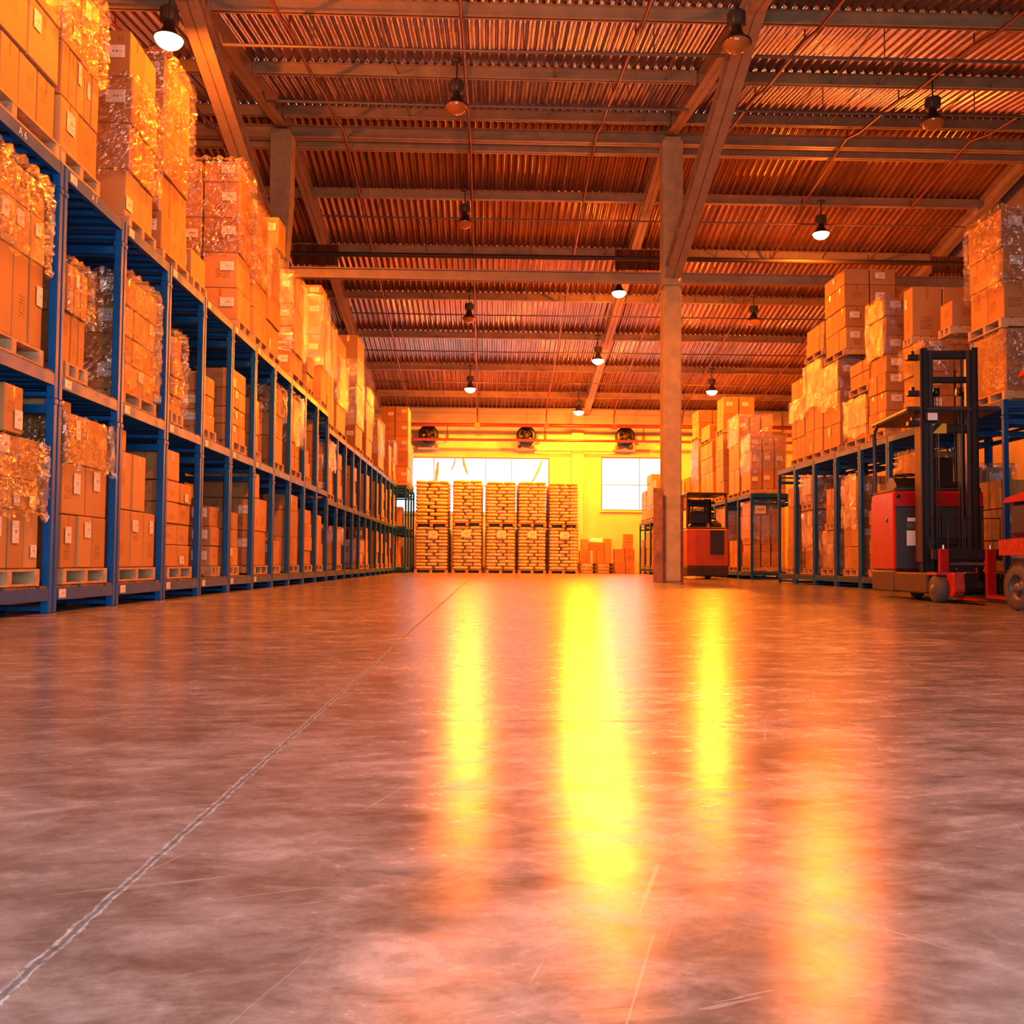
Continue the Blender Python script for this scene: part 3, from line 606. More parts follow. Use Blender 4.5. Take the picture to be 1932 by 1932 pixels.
# ---------------------------------------------------------------- loads
LOADS=[
('LT',6.16,7.61,3.96,[0.486,0.498,0.505],[5,3,2],{'lab':'a','film':(2,2)}),
('LT',7.64,8.39,3.83,[0.455,0.476,0.294,0.406],[2,5,2,2],{'film':(2,3),'lab':'a'}),
('LT',9.17,9.91,3.92,[0.479,0.475,0.483,0.479],[2,2,2,2],{'film':(1,2),'lab':'n'}),
('LT',10.13,11.01,3.89,[0.426,0.451,0.435,0.455,0.45],[3,3,3,3,3],{'film':(2,4),'lab':'n'}),
('LT',11.17,11.72,3.84,[0.363],[1],{'lab':'n'}),
('LT',13.14,13.84,3.98,[0.465,0.513,0.515,0.524,0.306],[3,2,2,2,1],{'film':(2,4),'lab':'n'}),
('LT',13.96,14.78,3.91,[0.427,0.428,0.446,0.356,0.373],[2,2,2,2,2],{'film':(2,4)}),
('LT',14.99,15.87,3.81,[0.502,0.504,0.47,0.4],[2,2,2,2],{'film':(2,3)}),
('LT',15.51,16.03,5.96,[0.535],[1],{'lab':'n','nopal':1}),
('LT',16.75,17.85,3.95,[0.433,0.414,0.435,0.555],[3,3,3,3],{'film':(1,3),'lab':'n'}),
('LT',18.18,18.84,4.06,[0.288,0.321],[2,2],{}),
('LT',19.59,20.29,3.98,[0.736,0.669,0.856,0.232],[2,2,2,1],{'film':(1,2),'lab':'n'}),
('LT',20.54,21.46,3.59,[0.601,0.543,0.604,0.545],[2,2,2,2],{'film':(2,3)}),
('LT',21.8,23.18,3.4,[0.638,0.639,0.512,0.513],[2,2,3,2],{'film':(1,2)}),
('LT',24.87,26.13,3.61,[0.582,0.554,0.584,0.687,0.645],[2,2,2,2,1],{'film':(1,3),'lab':'n'}),
('LT',27.1,28.46,3.31,[0.538,0.523,0.555,0.397],[2,2,2,2],{'film':(2,3)}),
('LT',30.16,31.7,3.25,[0.51,0.529,0.512],[3,3,2],{'film':(1,2)}),
('LM',6.24,7.55,2.17,[0.797,0.428,0.345],[4,4,4],{'film':(1,2),'lab':'a'}),
('LM',7.74,8.21,2.09,[0.439,0.418],[3,3],{'film':(1,1),'lab':'a'}),
('LM',9.0,9.96,2.13,[0.289,0.279,0.306,0.286],[3,3,3,3],{'film':(0,3),'lab':'n'}),
('LM',10.27,10.74,2.12,[0.192,0.216,0.234,0.241],[1,1,1,1],{'film':(0,3)}),
('LM',11.57,12.22,2.14,[0.216,0.236,0.25],[2,2,2],{'lab':'n'}),
('LM',12.92,13.65,2.12,[0.241,0.241,0.272,0.28],[2,2,2,2],{'lab':'a'}),
('LM',14.06,14.49,2.07,[0.278,0.279,0.271],[2,2,2],{}),
('LM',15.13,16.06,2.03,[0.432,0.397,0.451],[2,2,2],{'film':(2,2)}),
('LM',16.72,18.02,2.07,[0.272,0.273,0.429,0.45],[4,4,2,2],{'film':(2,3)}),
('LM',18.13,18.73,2.12,[0.274,0.264],[2,2],{}),
('LM',19.26,19.75,2.11,[0.55,0.562,0.451],[1,1,1],{}),
('LL',6.32,7.5,0.35,[0.46,0.242,0.334],[4,4,3],{'film':(1,2),'lab':'a'}),
('LL',6.9,7.19,1.34,[0.375],[1],{'lab':'a','nopal':1}),
('LL',7.86,8.77,0.33,[0.465,0.449,0.437],[3,2,2],{'film':(2,2),'lab':'a'}),
('LL',7.74,8.06,1.67,[0.144],[1],{'nopal':1}),
('LL',8.95,10.02,0.35,[0.576],[3],{'lab':'a'}),
('LL',8.92,9.69,0.93,[0.583],[2],{'lab':'a','nopal':1}),
('LL',8.92,9.26,1.52,[0.228],[1],{'nopal':1}),
('LL',10.38,11.23,0.34,[0.251,0.245,0.246,0.246],[2,2,2,2],{'lab':'a'}),
('LL',10.35,10.81,1.33,[0.348],[1],{'nopal':1}),
('LL',12.17,12.55,0.34,[0.266,0.26,0.267],[1,1,1],{'lab':'n'}),
('LL',12.89,13.47,0.34,[0.267,0.253,0.246],[2,2,2],{'lab':'a'}),
('LL',14.33,15.15,0.33,[0.545,0.514],[2,2],{'lab':'n'}),
('LL',14.31,14.61,1.39,[0.457],[1],{'nopal':1}),
('LL',15.38,16.0,0.33,[0.417],[1],{'lab':'n'}),
('LL',16.64,17.57,0.32,[0.519,0.491,0.299],[3,3,2],{}),
('LL',19.3,20.24,0.3,[0.457,0.615],[2,1],{}),
('LL',21.71,23.6,0.33,[0.289,0.289,0.277],[3,3,2],{'film':(2,2)}),
('RT',20.69,21.58,2.85,[0.49,0.429,0.442,0.492],[3,3,3,2],{'film':(2,2)}),
('RT',19.59,20.66,2.82,[0.522,0.535,0.326,0.7],[2,2,2,2],{'film':(2,3)}),
('RT',19.46,20.55,5.02,[0.302,0.303],[4,4],{}),
('RT',18.62,19.55,2.86,[0.475,0.42,0.266,0.633],[2,2,2,2],{'film':(2,3),'lab':'n'}),
('RT',18.25,19.36,4.73,[0.447,0.426,0.449,0.329],[3,3,2,1],{'lab':'n'}),
('RT',17.26,18.31,2.87,[0.256,0.297,0.298],[3,3,3],{'film':(0,2)}),
('RT',17.09,18.01,3.82,[0.265,0.235],[3,3],{}),
('RT',16.37,17.11,2.89,[0.35,0.351,0.351,0.333,0.353,0.353,0.334],[2,2,2,2,2,2,2],{'film':(4,6),'lab':'n'}),
('RT',14.94,15.72,2.95,[0.356,0.41,0.34,0.206],[3,2,2,2],{'film':(2,3),'lab':'n'}),
('RT',15.33,15.67,4.44,[0.866],[1],{}),
('RT',14.01,14.39,4.23,[0.405],[1],{'lab':'n'}),
('RT',12.57,13.46,4.08,[0.554,0.457,0.55],[2,2,2],{'film':(1,2),'lab':'n'}),
('RT',12.57,13.36,3.03,[0.891],[1],{'film':(0,0)}),
('RL',21.24,21.96,0.3,[0.485,0.486,0.487,0.475],[2,2,2,1],{}),
('RL',19.85,20.59,0.31,[0.465,0.478,0.374],[2,2,2],{'film':(1,2)}),
('RL',19.83,20.64,1.75,[0.21,0.187,0.199],[3,3,3],{'film':(0,2)}),
('RL',18.58,19.47,0.32,[0.272,0.273,0.273],[3,3,3],{'film':(0,2)}),
('RL',18.56,19.21,1.29,[0.361,0.372],[3,2],{}),
('RL',17.58,18.33,0.32,[0.444,0.455,0.311,0.633],[2,2,2,1],{'film':(2,3),'lab':'n'}),
('RL',16.83,17.21,0.31,[0.276,0.277,0.277,0.278],[2,2,2,2],{}),
('RL',16.8,17.04,1.55,[0.347],[1],{}),
('RL',15.02,15.8,0.32,[0.503,0.442,0.506,0.561],[2,2,2,2],{'film':(2,3)}),
('RL',13.58,14.34,0.3,[0.448,0.401,0.402,0.37],[2,2,2,2],{'film':(2,3),'lab':'n'}),
('RL',12.67,13.28,0.29,[0.448,0.449,0.413],[2,2,2],{'lab':'n'}),
('ST',26.86,27.83,2.69,[0.569,0.57,0.46],[2,2,2],{'film':(1,2),'lab':'n','cols':3}),
('ST',28.31,29.52,2.71,[0.75,0.802,0.871],[2,2,3],{'film':(2,2),'lab':'n','cols':3}),
('ST',30.06,31.05,2.69,[0.513,0.531,0.532,0.55],[3,3,2,2],{}),
('ST',30.04,30.89,4.97,[0.498,0.57],[2,2],{'lab':'n'}),
('ST',31.65,33.42,2.63,[1.005,0.522,0.541],[4,3,3],{}),
('ST',31.95,33.25,4.93,[0.51],[2],{}),
('ST',33.68,34.93,2.67,[0.851,0.753,0.794],[3,3,3],{'film':(1,2)}),
('ST',33.76,34.83,5.24,[0.519,0.459],[2,2],{}),
('ST',35.21,36.38,2.73,[0.579,0.559],[2,2],{}),
('SL',26.94,27.85,0.27,[0.252,0.236,0.236,0.237,0.237,0.237,0.237,0.206,0.19],[2,2,2,2,2,2,2,2,2],{'film':(4,8),'lab':'n','cols':3}),
('SL',28.08,29.14,0.34,[0.41,0.411],[2,2],{}),
('SL',29.6,30.77,0.28,[0.415,0.415,0.416,0.416,0.4],[2,2,2,2,2],{'film':(2,4)}),
]
DECK={'LT':3.779,'LM':2.002,'LL':.225,'RT':2.79,'RL':.225,'ST':2.55,'SL':.225,'QT':2.215,'QL':.225}
DECKFAR={'LT':3.455,'LM':1.84,'LL':.225}
LIMIT={'LM':3.60,'LL':1.82,'RL':2.6,'SL':2.38,'QL':2.05}; LIMITFAR={'LM':3.28,'LL':1.67}
def bay(t,far):
    return {'L':(YFAR+.03,1.278) if far else (7.66-3*1.278,1.278),'R':(12.5,1.25),'S':(26.7,1.45),'Q':(36.1,1.3)}[t[0]]
FACE={'L':-3.6,'R':7.2,'S':7.75,'Q':6.65}
WHERE={'LT':'top tier of tall rack','LM':'middle tier of tall rack','LL':'floor tier of tall rack','RT':'top of low rack','RL':'floor tier of low rack','ST':'top of far low rack','SL':'floor tier of far low rack','QT':'top of end rack','QL':'floor tier of end rack'}
YFAR=20.44
def far_loads():
    r=random.Random(5); out=[]
    def lay(h,n=None):
        return None
    def gen(t,Y0,Y1,hmax,film=.3,lo=2,hi=4):
        w=Y1-Y0; a=Y0+r.uniform(.06,.2); b=Y1-r.uniform(.06,.25)
        k=r.randint(lo,hi); hs=[round(min(hmax/k,r.uniform(.26,.5)),2) for _ in range(k)]
        n=[r.choice((2,2,3)) for _ in hs]; f={}
        if r.random()<film: f['film']=(max(0,k-2),k-1)
        if r.random()<.5: f['lab']=r.choice('na')
        out.append((t,round(a,2),round(b,2),0,hs,n,f))
    for k in range(15):
        Y=YFAR+k*1.278
        if Y+1.2>39.6: break
        if r.random()<.85: gen('LM',Y,Y+1.27,1.15)
        if r.random()<.85 and Y>23.6: gen('LL',Y,Y+1.27,1.1)
    for Y in (17.9,): gen('LL',Y,Y+1.25,1.1)
    for Y in (33.3,34.6): gen('LT',Y,Y+1.2,1.6)
    out.append(('LT',36.2,37.6,0,[.6,.62,.6,.6,.6],[2,2,2,2,2],{'lab':'n','shift':.42}))
    out.append(('LT',37.75,38.9,0,[.55,.6,.5],[2,2,2],{'shift':.45}))
    # end rack by the far window
    for Y,hs in ((36.2,[.5,.5,.45]),(37.5,[.5,.45,.45,.4]),(38.8,[.4,.4,.4])): out.append(('QT',Y,Y+1.1,0,hs,[2]*len(hs),{'lab':'n'}))
    for Y in (36.2,37.5,38.8): gen('QL',Y,Y+1.2,1.5,.2,3,4)
    for Y in (31.1,32.5): gen('SL',Y,Y+1.3,1.6,.4,3,4)
    return out
class Box: pass
def gather():
    boxes=[];loads=[]
    cnt={}
    allL=[l for l in LOADS]+far_loads()
    allL.sort(key=lambda l:(l[0],l[1],l[3])); allL.sort(key=lambda l:(l[0],bool(l[6].get('nopal')) or l[3]>{'LT':5,'LM':3,'LL':.9,'RT':3.5,'RL':.9,'ST':4,'SL':9,'QT':9,'QL':9}[l[0]]))
    for (t,Yn,Yf,zb,hs,ns,o) in allL:
        cnt[t]=cnt.get(t,0)+1; name='%s load, %s'%(ORD[cnt[t]],WHERE[t])
        face=FACE[t[0]]; sg=-1 if t[0]=='L' else 1
        far=t[0]=='L' and Yn>YFAR-.1
        deck=(DECKFAR if far else DECK).get(t)
        r=random.Random(int(Yn*100)+len(t)*7+int(zb*10))
        if t[1]!='T':                                        # keep clear of the posts
            b0,bl=bay(t,far); k=math.floor(((Yn+Yf)/2-b0)/bl); m_=.175 if o.get('film') else .09; lo,hi=b0+k*bl+m_,b0+(k+1)*bl-m_
            if Yn<lo: Yf=min(hi,Yf+(lo-Yn)*.6); Yn=lo
            Yf=min(Yf,hi)
        inset=r.uniform(.02,.07)-o.get('shift',0)
        nopal=o.get('nopal') or (zb-deck>.45 and zb>0)
        z0=zb if nopal else deck+.145
        if nopal:                                            # stands on the load below it
            u=[l for l in loads if l['t']==t and l['Y0']<(Yn+Yf)/2<l['Y1']+.05 and abs(l['top']-zb)<.6]
            if u: u[-1]['under']=True; z0=u[-1]['top']+.002+(0 if o.get('nopal') else .139); zb=z0
        lim=(LIMITFAR if far else LIMIT).get(t)
        if lim and o.get('film'): lim-=.09
        if lim and z0+sum(hs)>lim: k=(lim-z0)/sum(hs); hs=[h*k for h in hs]
        pal_z=None if o.get('nopal') else (deck+.006 if not nopal else zb-.139)
        cols=o.get('cols',2); dep=o.get('dep',1.08 if t[1]=='T' else (.92 if o.get('film') else 1.0))
        L=dict(t=t,name=name,Y0=Yn,Y1=Yf,z0=z0,pal=pal_z,face=face,sg=sg,dep=dep,inset=inset,o=o,hs=hs); loads.append(L)
        z=z0; fz=[]
        for i,(h,n) in enumerate(zip(hs,ns)):
            last=(i==len(hs)-1)
            cuts=[0]+[k+r.uniform(-.06,.06) for k in range(1,n)]+[n]
            ins=r.uniform(0,.035)
            for j in range(n):
                a=Yn+(Yf-Yn)*cuts[j]/n+.006; b=Yn+(Yf-Yn)*cuts[j+1]/n-.006
                for c in range(cols):
                    if last and len(hs)>3 and c>0 and r.random()<.3: continue
                    d0=inset+ins+r.uniform(0,.012)+dep*c/cols; d1=inset+dep*(c+1)/cols-.012
                    x0,x1=sorted((face+sg*d0,face+sg*d1))
                    q=Box(); q.lo=(x0,a,z+.001); q.hi=(x1,b,z+h-.004); q.load=L; q.i=i; q.j=j; q.c=c; q.n=n; q.nl=len(hs); q.cols=cols
                    q.shade=r.random(); q.rz=r.uniform(-.006,.006) if Yn<25 else 0; q.labn=None
                    lab=o.get('lab')
                    if lab and r.random()<(.8 if lab=='n' else .4):
                        if lab=='n' and j==0: q.labn='n'
                        if lab=='a' and c==0: q.labn='a'
                    if c==0 and not q.labn and r.random()<.12: q.labn='a'
                    boxes.append(q)
            if o.get('film') and o['film'][0]<=i<=o['film'][1]: fz.append((z,z+h))
            z+=h
        L['top']=z
        L['film']=(fz[0][0],fz[-1][1]) if fz else None
    # the deeper row of stock standing behind the tall rack
    r=random.Random(3); back=[]
    Y=5.6
    while Y<20.5:
        for zb,mx in ((.35,1.15),(2.13,1.25)):
            z=zb; top=zb+r.uniform(.5,mx)
            while z<top-.2:
                h=r.choice((.3,.38,.45)); y=Y
                while y<Y+1.0:
                    w=r.choice((.4,.5,.6)); q=Box(); q.lo=(-5.35-.5,y,z); q.hi=(-5.35+r.uniform(0,.05),y+w-.01,z+h-.005); q.shade=r.random(); q.rz=0; q.load=None; back.append(q); y+=w
                z+=h
        Y+=1.35
    return boxes,loads,back
def visibility(boxes):
    """how large each carton shows from the photograph's viewpoint and from a step aside (boxes tested against boxes)"""
    lo=np.array([b.lo for b in boxes]); hi=np.array([b.hi for b in boxes]); n=len(boxes)
    def test(eye,frame,g):
        sc=np.zeros(n)
        for k in range(n):
            pts=[];ar=[]; s3=hi[k]-lo[k]
            for ax in range(3):
                for s in (0,1):
                    f=(lo,hi)[s][k][ax]
                    if (s==0 and eye[ax]>=f) or (s==1 and eye[ax]<=f): continue
                    o1,o2=[a for a in range(3) if a!=ax]; A=s3[o1]*s3[o2]/len(g)**2
                    for u in g:
                        for v in g:
                            p=np.zeros(3); p[ax]=f+(1 if s else -1)*.002; p[o1]=lo[k][o1]+u*s3[o1]; p[o2]=lo[k][o2]+v*s3[o2]
                            d=p-eye; pts.append(d); ar.append(A*abs(d[ax])/(d@d)**1.5)
            if not pts: continue
            d=np.array(pts); ar=np.array(ar)
            if frame:
                ok=(d[:,1]>.5)&(np.abs(d[:,0]-.026*d[:,1])<.562*d[:,1])&(d[:,2]<.63*d[:,1]); d=d[ok]; ar=ar[ok]
                if not len(d): continue
            inv=(1/np.where(np.abs(d)<1e-9,1e-9,d))[:,None,:]
            t0=(lo-eye)[None]*inv; t1=(hi-eye)[None]*inv
            a=np.minimum(t0,t1).max(2); b_=np.maximum(t0,t1).min(2)
            hit=(a<b_)&(a<.9985)&(a>0); hit[:,k]=False
            sc[k]=ar[~hit.any(1)].sum()
        return sc
    main=test(np.array([0,0,.45]),True,(.06,.35,.65,.94))
    side=np.zeros(n)
    for e in ((1.6,0,.9),(-1.6,.4,1.3),(0,2.5,1.6)): side=np.maximum(side,test(np.array(e),False,(.1,.9)))
    return main,side
def carton_mb(q,c):
    x0,y0,z0=q.lo; x1,y1,z1=q.hi; mb=MB(); dx,dy,dz=x1-x0,y1-y0,z1-z0
    mb.cbox(-dx/2,dx/2,-dy/2,dy/2,0,dz,c); return mb
def set_shade(me,vals):
    at=me.attributes.new('shade','FLOAT','FACE'); at.data.foreach_set('value',vals)
def build_loads():
    boxes,loads,back=gather(); main,side=visibility(boxes)
    order=sorted([k for k in range(len(boxes)) if main[k]>0],key=lambda k:-main[k])
    solo=set(order[:296])
    rest=[boxes[k] for k in range(len(boxes)) if k not in solo and (main[k]>0 or side[k]>1e-6)]
    for k in sorted(solo):
        q=boxes[k]; L=q.load; r=random.Random(k)
        mb=carton_mb(q,.008)
        jit=.0025 if q.lo[1]<20 else 0
        if jit: # knocked corners and slightly bowed sides
            mb.v=[(a+r.uniform(-jit,jit),b+r.uniform(-jit,jit),c+(r.uniform(-jit,0) if c>.05 else 0)) for a,b,c in mb.v]
        me=mb.mesh('carton',M['carton']); set_shade(me,[q.shade]*len(me.polygons))
        o=bpy.data.objects.new('carton',me); C.objects.link(o)
        o.location=((q.lo[0]+q.hi[0])/2,(q.lo[1]+q.hi[1])/2,q.lo[2]); o.rotation_euler=(0,0,q.rz)
        lay='only layer' if q.nl==1 else ('bottom layer' if q.i==0 else ('top layer' if q.i==q.nl-1 else ORD[q.i+1]+' layer'))
        al='' if q.n==1 else (', near end' if q.j==0 else (', far end' if q.j==q.n-1 else (', middle' if q.n==3 else ', %s along'%ORD[q.j+1])))
        row='' if q.c==0 else (', back row' if q.c==q.cols-1 else ', middle row')
        wrap=L['film'] and L['film'][0]-.01<=q.lo[2]<L['film'][1]
        look='labelled ' if q.labn else ('wrapped ' if wrap else 'brown ')
        tag(o,look+'carton, '+lay+al+row+', '+L['name'],'box','cartons on the racks')
        if L['name']=='first load, middle tier of tall rack' and q.i==2 and q.j==2 and q.c==0:
            vs,fs=text_mb('L9',.11); mb=MB(); X=(q.hi[0]-q.lo[0])/2+.004; mb.add([(X+c,a,(q.hi[2]-q.lo[2])*.6+b) for a,b,c in vs],fs); mb.build('handwriting',M['ink'],o)
        if q.labn:
            dx,dy,dz=[q.hi[a]-q.lo[a] for a in range(3)]
            if q.labn=='n':
                w=min(.2,dx*.5); h=min(.13,dz*.45); cx=(.2 if L['sg']<0 else -.12)*dx; z=dz*r.uniform(.5,.7)
                m2=MB(); m2.add([(cx-w/2,-dy/2-.007,z-h/2),(cx+w/2,-dy/2-.007,z-h/2),(cx+w/2,-dy/2-.007,z+h/2),(cx-w/2,-dy/2-.007,z+h/2)],[(0,1,2,3)],False,[[(0,0),(1,0),(1,1),(0,1)]])
            else:
                w=min(r.uniform(.09,.16),dy*.45); h=min(r.uniform(.1,.2),dz*.4); cy=dy*r.uniform(-.26,.26); z=dz*r.choice((.3,.62,.7,.74)); s=1 if L['sg']<0 else -1; X=s*(dx/2+.007)
                m2=MB(); m2.add([(X,cy-s*w/2,z-h/2),(X,cy+s*w/2,z-h/2),(X,cy+s*w/2,z+h/2),(X,cy-s*w/2,z+h/2)],[(0,1,2,3)],False,[[(0,0),(1,0),(1,1),(0,1)]])
            m2.build('shipping_label',M['paper'],o)
    mb=MB(); sh=[]
    for q in rest+back:
        b=carton_mb(q,.006); cx,cy=(q.lo[0]+q.hi[0])/2,(q.lo[1]+q.hi[1])/2
        mb.add([(a+cx,c+cy,d+q.lo[2]) for a,c,d in b.v],b.f,False,b.uv); sh+=[q.shade]*len(b.f)
    me=mb.mesh('small_distant_cartons',M['carton']); set_shade(me,sh)
    o=bpy.data.objects.new('small_distant_cartons',me); C.objects.link(o)
    tag(o,'brown cartons too small or hidden to count, deep in the rack rows','boxes','cartons on the racks','stuff')
    for L in loads:
        if L['pal'] is not None: pallet(L)
        if L['film']: film(L)
def pallet(L):
    Lh=L['Y1']-L['Y0']; yc=(L['Y0']+L['Y1'])/2; W=max(.3,Lh); D=1.1; sg=L['sg']
    if L['t'] in ('RT','LT') and L['pal']>4.9: D=.9
    x=L['face']+sg*(L['inset']-.02)
    e=empty('pallet',(x,yc,L['pal']),label='wooden pallet under '+L['name'],cat='pallet',group='pallets on the racks')
    def P(mb,name):
        if sg<0: mb.v=[(-a,b,c) for a,b,c in mb.v]; mb.f=[f[::-1] for f in mb.f]
        mb.build(name,M['wood'],e)
    r=random.Random(int(yc*50))
    d=MB(); n=6
    for k in range(n): x0=D*k/n+.008+r.uniform(-.004,.004); d.box(x0,x0+D/n-.03,-W/2,W/2,.115,.135)
    P(d,'top_deck')
    for y in (-W/2,-.035,W/2-.07): P(MB().box(.01,D-.01,y,y+.07,.018,.115),'stringer')
    b=MB()
    for x0 in (.01,D/2-.05,D-.11): b.box(x0,x0+.1,-W/2,W/2,0,.018)
    P(b,'bottom_board')
def film(L):
    r=random.Random(int(L['Y0']*77)); o=.03 if L['Y0']<22 else .016; sg=L['sg']
    xa,xb=sorted((L['face']+sg*(L['inset']-o),L['face']+sg*(L['inset']+L['dep']+o)))
    ya,yb=L['Y0']-o,L['Y1']+o; z0,z1=L['film']
    z0=max(z0-r.uniform(.02,.1),L['z0']+.04); z1+=(-.03 if L.get('under') and z1>L['top']-.01 else .015)
    near=L['Y0']<16
    nu=150 if near else 70; nv=max(6,int((z1-z0)/(.022 if near else .05)))
    per=[]; tot=2*(xb-xa)+2*(yb-ya)
    for i in range(nu):
        s=tot*i/nu
        for (px,py,dx,dy,ln) in ((xa,ya,1,0,xb-xa),(xb,ya,0,1,yb-ya),(xb,yb,-1,0,xb-xa),(xa,yb,0,-1,yb-ya)):
            if s<=ln: per.append((px+dx*s,py+dy*s)); break
            s-=ln
    cx,cy=(xa+xb)/2,(ya+yb)/2; vs=[];fs=[]
    ph=[r.uniform(0,6) for _ in range(6)]
    for j in range(nv+1):
        v=j/nv
        for i,(x,y) in enumerate(per):
            dx,dy=x-cx,y-cy; l=math.hypot(dx,dy)
            puff=.006*(1+math.sin(i*.9+ph[0]+j*.7))+.012*max(0,math.sin(i*.2+ph[1]+j*.5))*math.sin(PI*v)
            puff+=.006*(1+math.sin(i*.19*(60/nu)*2+j*2.4+ph[4]))*r.random()+(.02 if near else .012)*r.random()**1.5
            zz=z0+(z1-z0)*v+(.035*math.sin(i*.6+ph[2]) if j==0 else 0)+(.02*math.sin(i*.9+ph[3]) if j==nv else 0)
            vs.append((x+dx/l*puff+r.uniform(-.004,.004),y+dy/l*puff+r.uniform(-.004,.004),zz+(.03 if j==nv and L['film'][1]>L['top']-.01 and not L.get('under') else 0)))
    for j in range(nv):
        for i in range(nu): i2=(i+1)%nu; fs.append((j*nu+i,j*nu+i2,(j+1)*nu+i2,(j+1)*nu+i))
    cap=L['film'][1]>L['top']-.01 and not L.get('under')
    if cap:
        b=len(vs)
        for i,(x,y) in enumerate(per): vs.append((x+(cx-x)*.25,y+(cy-y)*.25,z1+.025+r.uniform(0,.02)))
        for i in range(nu): i2=(i+1)%nu; fs.append((nv*nu+i,nv*nu+i2,b+i2,b+i))
    mb=MB(); mb.add(vs,fs,False)
    tag(mb.build('stretch_film',M['film']),'crinkled clear stretch film around '+L['name'],'plastic wrap','stretch film on the loads')
# ---------------------------------------------------------------- sack stacks
def sack_mesh(w,d,h,seed):
    r=random.Random(seed); nu,nv=18,8; vs=[];fs=[]
    ph=[r.uniform(0,6) for _ in range(4)]
    def se(c,e): return math.copysign(abs(c)**e,c)
    for j in range(nv+1):
        b=-PI/2+PI*j/nv
        for i in range(nu):
            a=2*PI*i/nu
            x=w/2*se(math.cos(b),.55)*se(math.cos(a),.4); y=d/2*se(math.cos(b),.55)*se(math.sin(a),.4); z=h/2*se(math.sin(b),.5)
            k=.975+.025*math.sin(5*a+ph[0])*math.cos(b)
            z*=.975+.025*math.sin(3*x/w*6+ph[1]); vs.append((x*k,y*k,z+h/2))
    for j in range(nv):
        for i in range(nu): i2=(i+1)%nu; fs.append((j*nu+i,j*nu+i2,(j+1)*nu+i2,(j+1)*nu+i))
    mb=MB(); mb.add(vs,fs,True); return mb.mesh('sack',M['sack'])
